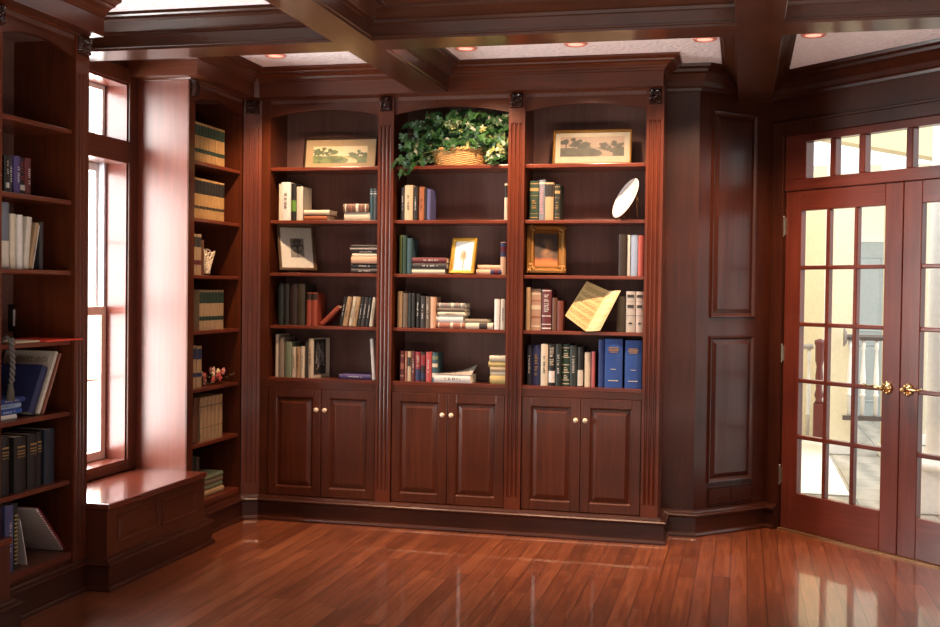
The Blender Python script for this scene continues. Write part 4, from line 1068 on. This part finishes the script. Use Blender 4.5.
m.tube([(0, 0, .232), (-.02, -.0, .246), (-.07, .02, .226), (-.1, .03, .2235)], .007, 6)
m.build('twisted_cord', plain('5a5450', .6), o, True)
m = MB().lathe([(.004, .055), (.013, .048), (.010, .04), (.015, .02), (.018, -.02), (.001, -.022)], 12); m.build('tassel', plain('4a443e', .8), o, True)

# ------------------------------------------------------------------ hallway beyond the glazed doors
cream = plain('e4d2ac', .7, name='cream_wall_paint'); offw = plain('f1ece2', .6, name='off_white_paint'); gb = plain('adb6bb', .6, name='grey_blue_paint')
struct(MB().prism([dpt(-.4, -.15), dpt(T1 + 1.2, -.15), (8.5, 1.0), (8.5, 8.0), (1.8, 8.0), (1.8, 1.2)], -.05, -.002).build('floor_hallway', M['tile']))
struct(MB().box(1.9, 3.60, 5.35, 5.5, 0, 2.62).build('wall_hallway', cream))
struct(MB().box(1.75, 1.9, 1.2, 5.5, 0, 2.62).build('wall_hallway_side', cream))
struct(MB().box(3.3, 7.2, 7.2, 7.35, 0, 2.9).build('wall_hallway_far', offw))
# square columns
def column(label, x0, x1, y0, y1, mat, h=2.6):
    o = thing('square_column', label, 'column', ((x0 + x1) / 2, (y0 + y1) / 2, 0), group='columns in the hallway'); a, b = (x1 - x0) / 2, (y1 - y0) / 2
    MB().box(-a, a, -b, b, .1, h - .12).build('shaft', mat, o, bevel=.006); MB().box(-a - .02, a + .02, -b - .02, b + .02, 0, .1).build('plinth', M['white'], o, bevel=.006)
    MB().box(-a - .03, a + .03, -b - .03, b + .03, h - .12, h).build('capital', M['white'], o, bevel=.01)
    return o
column('cream square column left in the hallway, behind the dark red newel', 3.585, 3.80, 4.1, 4.6, plain('efe2c4', .65))
column('beige square column in the hallway, behind the glazed doors\' meeting stiles', 4.02, 4.15, 4.0, 4.2, plain('ddcfb2', .65))
column('slim beige column seen through the right glazed door', 4.455, 4.52, 5.0, 5.15, plain('d8cbb4', .65))
o = thing('hallway_door', 'grey blue panelled door at the far end of the hallway', 'door', (4.17, 7.19, 0))
MB().box(-.26, .26, -.04, 0, 0, 2.02).build('door_panel', gb, o); m = MB()
for z0, z1 in ((.2, .85), (1.0, 1.85)): raised_panel(m, -.18, .18, z0, z1, -.04, .02, .012)
m.build('raised_panel', gb, o); MB().box(-.33, -.26, -.05, 0, 0, 2.09).box(.26, .33, -.05, 0, 0, 2.09).box(-.26, .26, -.05, 0, 2.02, 2.09).build('casing', M['white'], o); MB().ball((.2, -.08, .95), .03, 8).build('knob', M['brass'], o, True)
BAL = [(.018, 0), (.018, .22), (.024, .225), (.024, .245), (.016, .26), (.022, .34), (.024, .42), (.014, .62), (.012, .74), (.018, .75), (.018, .86)]
def railing(label, x0, x1, y, z0, ztop, n, railmat, nonewel=False, rosette=False, botrail=False):
    o = thing('stair_railing', label, 'railing', (x0, y, z0), group='balustrades in the hallway'); L = x1 - x0; s = (ztop - z0) / .93
    m = MB().sweep([(0, 0), (L, 0)], [(-.03, ztop - z0 - .05), (-.035, ztop - z0 - .02), (-.02, ztop - z0), (.02, ztop - z0), (.035, ztop - z0 - .02), (.03, ztop - z0 - .05)]); m.build('handrail', railmat, o)
    for k in range(n):
        MB().lathe([(r, zz * s * 1.02) for r, zz in BAL], 10, (L * (k + .5) / n, 0, 0)).build('baluster', M['white'], o, True)
    if botrail: MB().box(0, L, -.03, .03, -.04, .0).build('bottom_rail', railmat, o)
    if rosette: MB().lathe([(.001, .03), (.05, .026), (.07, .015), (.085, .004), (.085, 0)], 20, (-.002, 0, ztop - z0 - .025), Matrix.Rotation(R(90), 3, 'Y')).build('rosette', plain('8a7f78', .4), o, True)
    return o
railing('white balustrade with grey handrail at the left of the hallway', 3.1, 3.49, 5.1, .0, .93, 5, plain('a89c96', .4))
o = thing('newel_post', 'dark red turned newel post at the end of the left balustrade', 'post', (3.545, 5.0, 0), group='hallway posts')
MB().box(-.05, .05, -.05, .05, 0, .36).build('base', plain('6a2a28', .35, coat=.3), o, bevel=.005); MB().lathe([(.045, .36), (.03, .40), (.045, .44), (.03, .5), (.038, .62), (.028, .72), (.042, .78), (.042, .92), (.05, .94), (.05, .97), (.001, .99)], 16).build('turned_shaft', plain('6a2a28', .35, coat=.3), o, True)
railing('balustrade with dark round-ended handrail fixed to the cream column', 3.68, 4.12, 3.97, .36, 1.07, 4, plain('5c504c', .35), rosette=True, botrail=True)
o = thing('area_rug', 'white rug on the hallway floor behind the left glazed door', 'rug', (2.9, 3.5, -.001)); MB().box(-.75, .67, -1.6, 1.4, 0, .012).build('pile', plain('f4f0e6', .9), o, bevel=.004); MB().box(-.7, .62, -1.55, 1.35, .012, .014).build('border', plain('eae4d6', .9), o)
o = thing('white_pedestal', 'white moulded newel pedestal beyond the right glazed door', 'post', (4.1, 1.5, 0), group='hallway posts')
MB().box(-.14, .14, -.14, .14, 0, .28).build('plinth', M['white'], o, bevel=.006); MB().lathe([(.19, .28), (.2, .3), (.19, .325), (.15, .34), (.11, .36), (.10, .42), (.095, 2.9)], 20).build('round_shaft', M['white'], o, True)
# white-barred tall window wall on the right of the hallway
w3 = struct(empty('window_3', (5.2, 6.0, 0)))
m = MB(); 
for x in (-.7, -.35, 0, .35, .7, 1.05, 1.4): m.box(x - .02, x + .02, -.03, .03, .0, 2.9)
for z in (.02, .8, 1.6, 2.4, 2.9): m.box(-.7, 1.4, -.03, .03, z - .02, z + .02)
m.build('sash_bars', M['white'], w3)
MB().box(-.7, 1.4, -.003, .003, 0, 2.9).build('glass', M['glass'], w3)
# sloping beige soffit over the stair
m = MB(); m.prism([(-1.2, 3.32), (3.4, 2.40), (3.4, 4.6), (-1.2, 4.6)], 0, .3, 'y')
o = m.build('trim_10', plain('d9c7a0', .7)); o.location = (3.2, 5.6, 0); struct(o)

# ------------------------------------------------------------------ light
w = bpy.data.worlds.new('World'); scene.world = w; w.use_nodes = True
bg = w.node_tree.nodes['Background']; bg.inputs[0].default_value = (1.0, .985, .97, 1); bg.inputs[1].default_value = 2.2
def lamp(name, kind, loc, energy, color, rot=(0, 0, 0), **k):
    d = bpy.data.lights.new(name, kind); d.energy = energy; d.color = color
    for a, v in k.items(): setattr(d, a, v)
    o = bpy.data.objects.new(name, d); col.objects.link(o); o.location = loc; o.rotation_euler = rot
    return o
for x, lb in LP:
    lamp('downlight', 'SPOT', (x, -.49, ZC - .02), 132, (1, .63, .40), (R(21), 0, 0), spot_size=R(98), spot_blend=.75, shadow_soft_size=.035)
lamp('window_daylight', 'AREA', (-.70, -1.225, 1.48), 115, (1, .965, .95), (0, R(-90), 0), shape='RECTANGLE', size=2.08, size_y=.80)
lamp('bounce_fill', 'AREA', (1.9, -3.7, .3), 52, (1, .86, .77), (R(180), 0, 0), shape='RECTANGLE', size=3.0, size_y=1.2)  # unseen uplight added to brighten the ceiling, standing in for light off the floor
lamp('bounce_fill', 'AREA', (3.9, -3.7, .25), 72, (1, .86, .77), (R(180), 0, 0), shape='RECTANGLE', size=1.4, size_y=1.2)  # second added uplight, for the right-hand ceiling panels
lamp('rear_fill', 'AREA', (2.2, YB + .05, 1.6), 34, (1, .86, .76), (R(90), 0, 0), shape='RECTANGLE', size=3.6, size_y=1.8)  # unseen fill lamp added behind the camera; the wall has no windows
lamp('hall_side_fill', 'AREA', (5.6, 3.6, 3.4), 60, (1, .97, .92), (0, R(35), 0), shape='RECTANGLE', size=2.5, size_y=3)  # area lamp added to brighten the hall from its upper right
lamp('hall_top_fill', 'AREA', (3.4, 3.2, 3.6), 28, (1, .95, .86), (0, 0, 0), shape='RECTANGLE', size=2, size_y=3)  # overhead fill added to brighten the hall, with no fitting there

# ------------------------------------------------------------------ camera
cam = bpy.data.cameras.new('camera'); co = bpy.data.objects.new('camera', cam); col.objects.link(co)
yw, pt, rl = R(-13.5511), R(-1.2008), R(.7445)
f_ = Vector((math.sin(yw) * math.cos(pt), math.cos(yw) * math.cos(pt), math.sin(pt))); r_ = Vector((math.cos(yw), -math.sin(yw), 0)); u_ = r_.cross(f_)
r2 = r_ * math.cos(rl) + u_ * math.sin(rl); u2 = u_ * math.cos(rl) - r_ * math.sin(rl)
mw = Matrix((r2, u2, -f_)).transposed().to_4x4(); mw.translation = (2.8146, -6.4345, 1.4172)
co.matrix_world = mw
cam.sensor_width = 36; cam.lens = 1131.89 * 36 / 940; cam.clip_start = .05
scene.camera = co
scene.cycles.use_denoising = True
scene.cycles.max_bounces = 10
scene.cycles.sample_clamp_indirect = 6
scene.view_settings.view_transform = 'Standard'
scene.view_settings.look = 'None'
scene.view_settings.exposure = 0
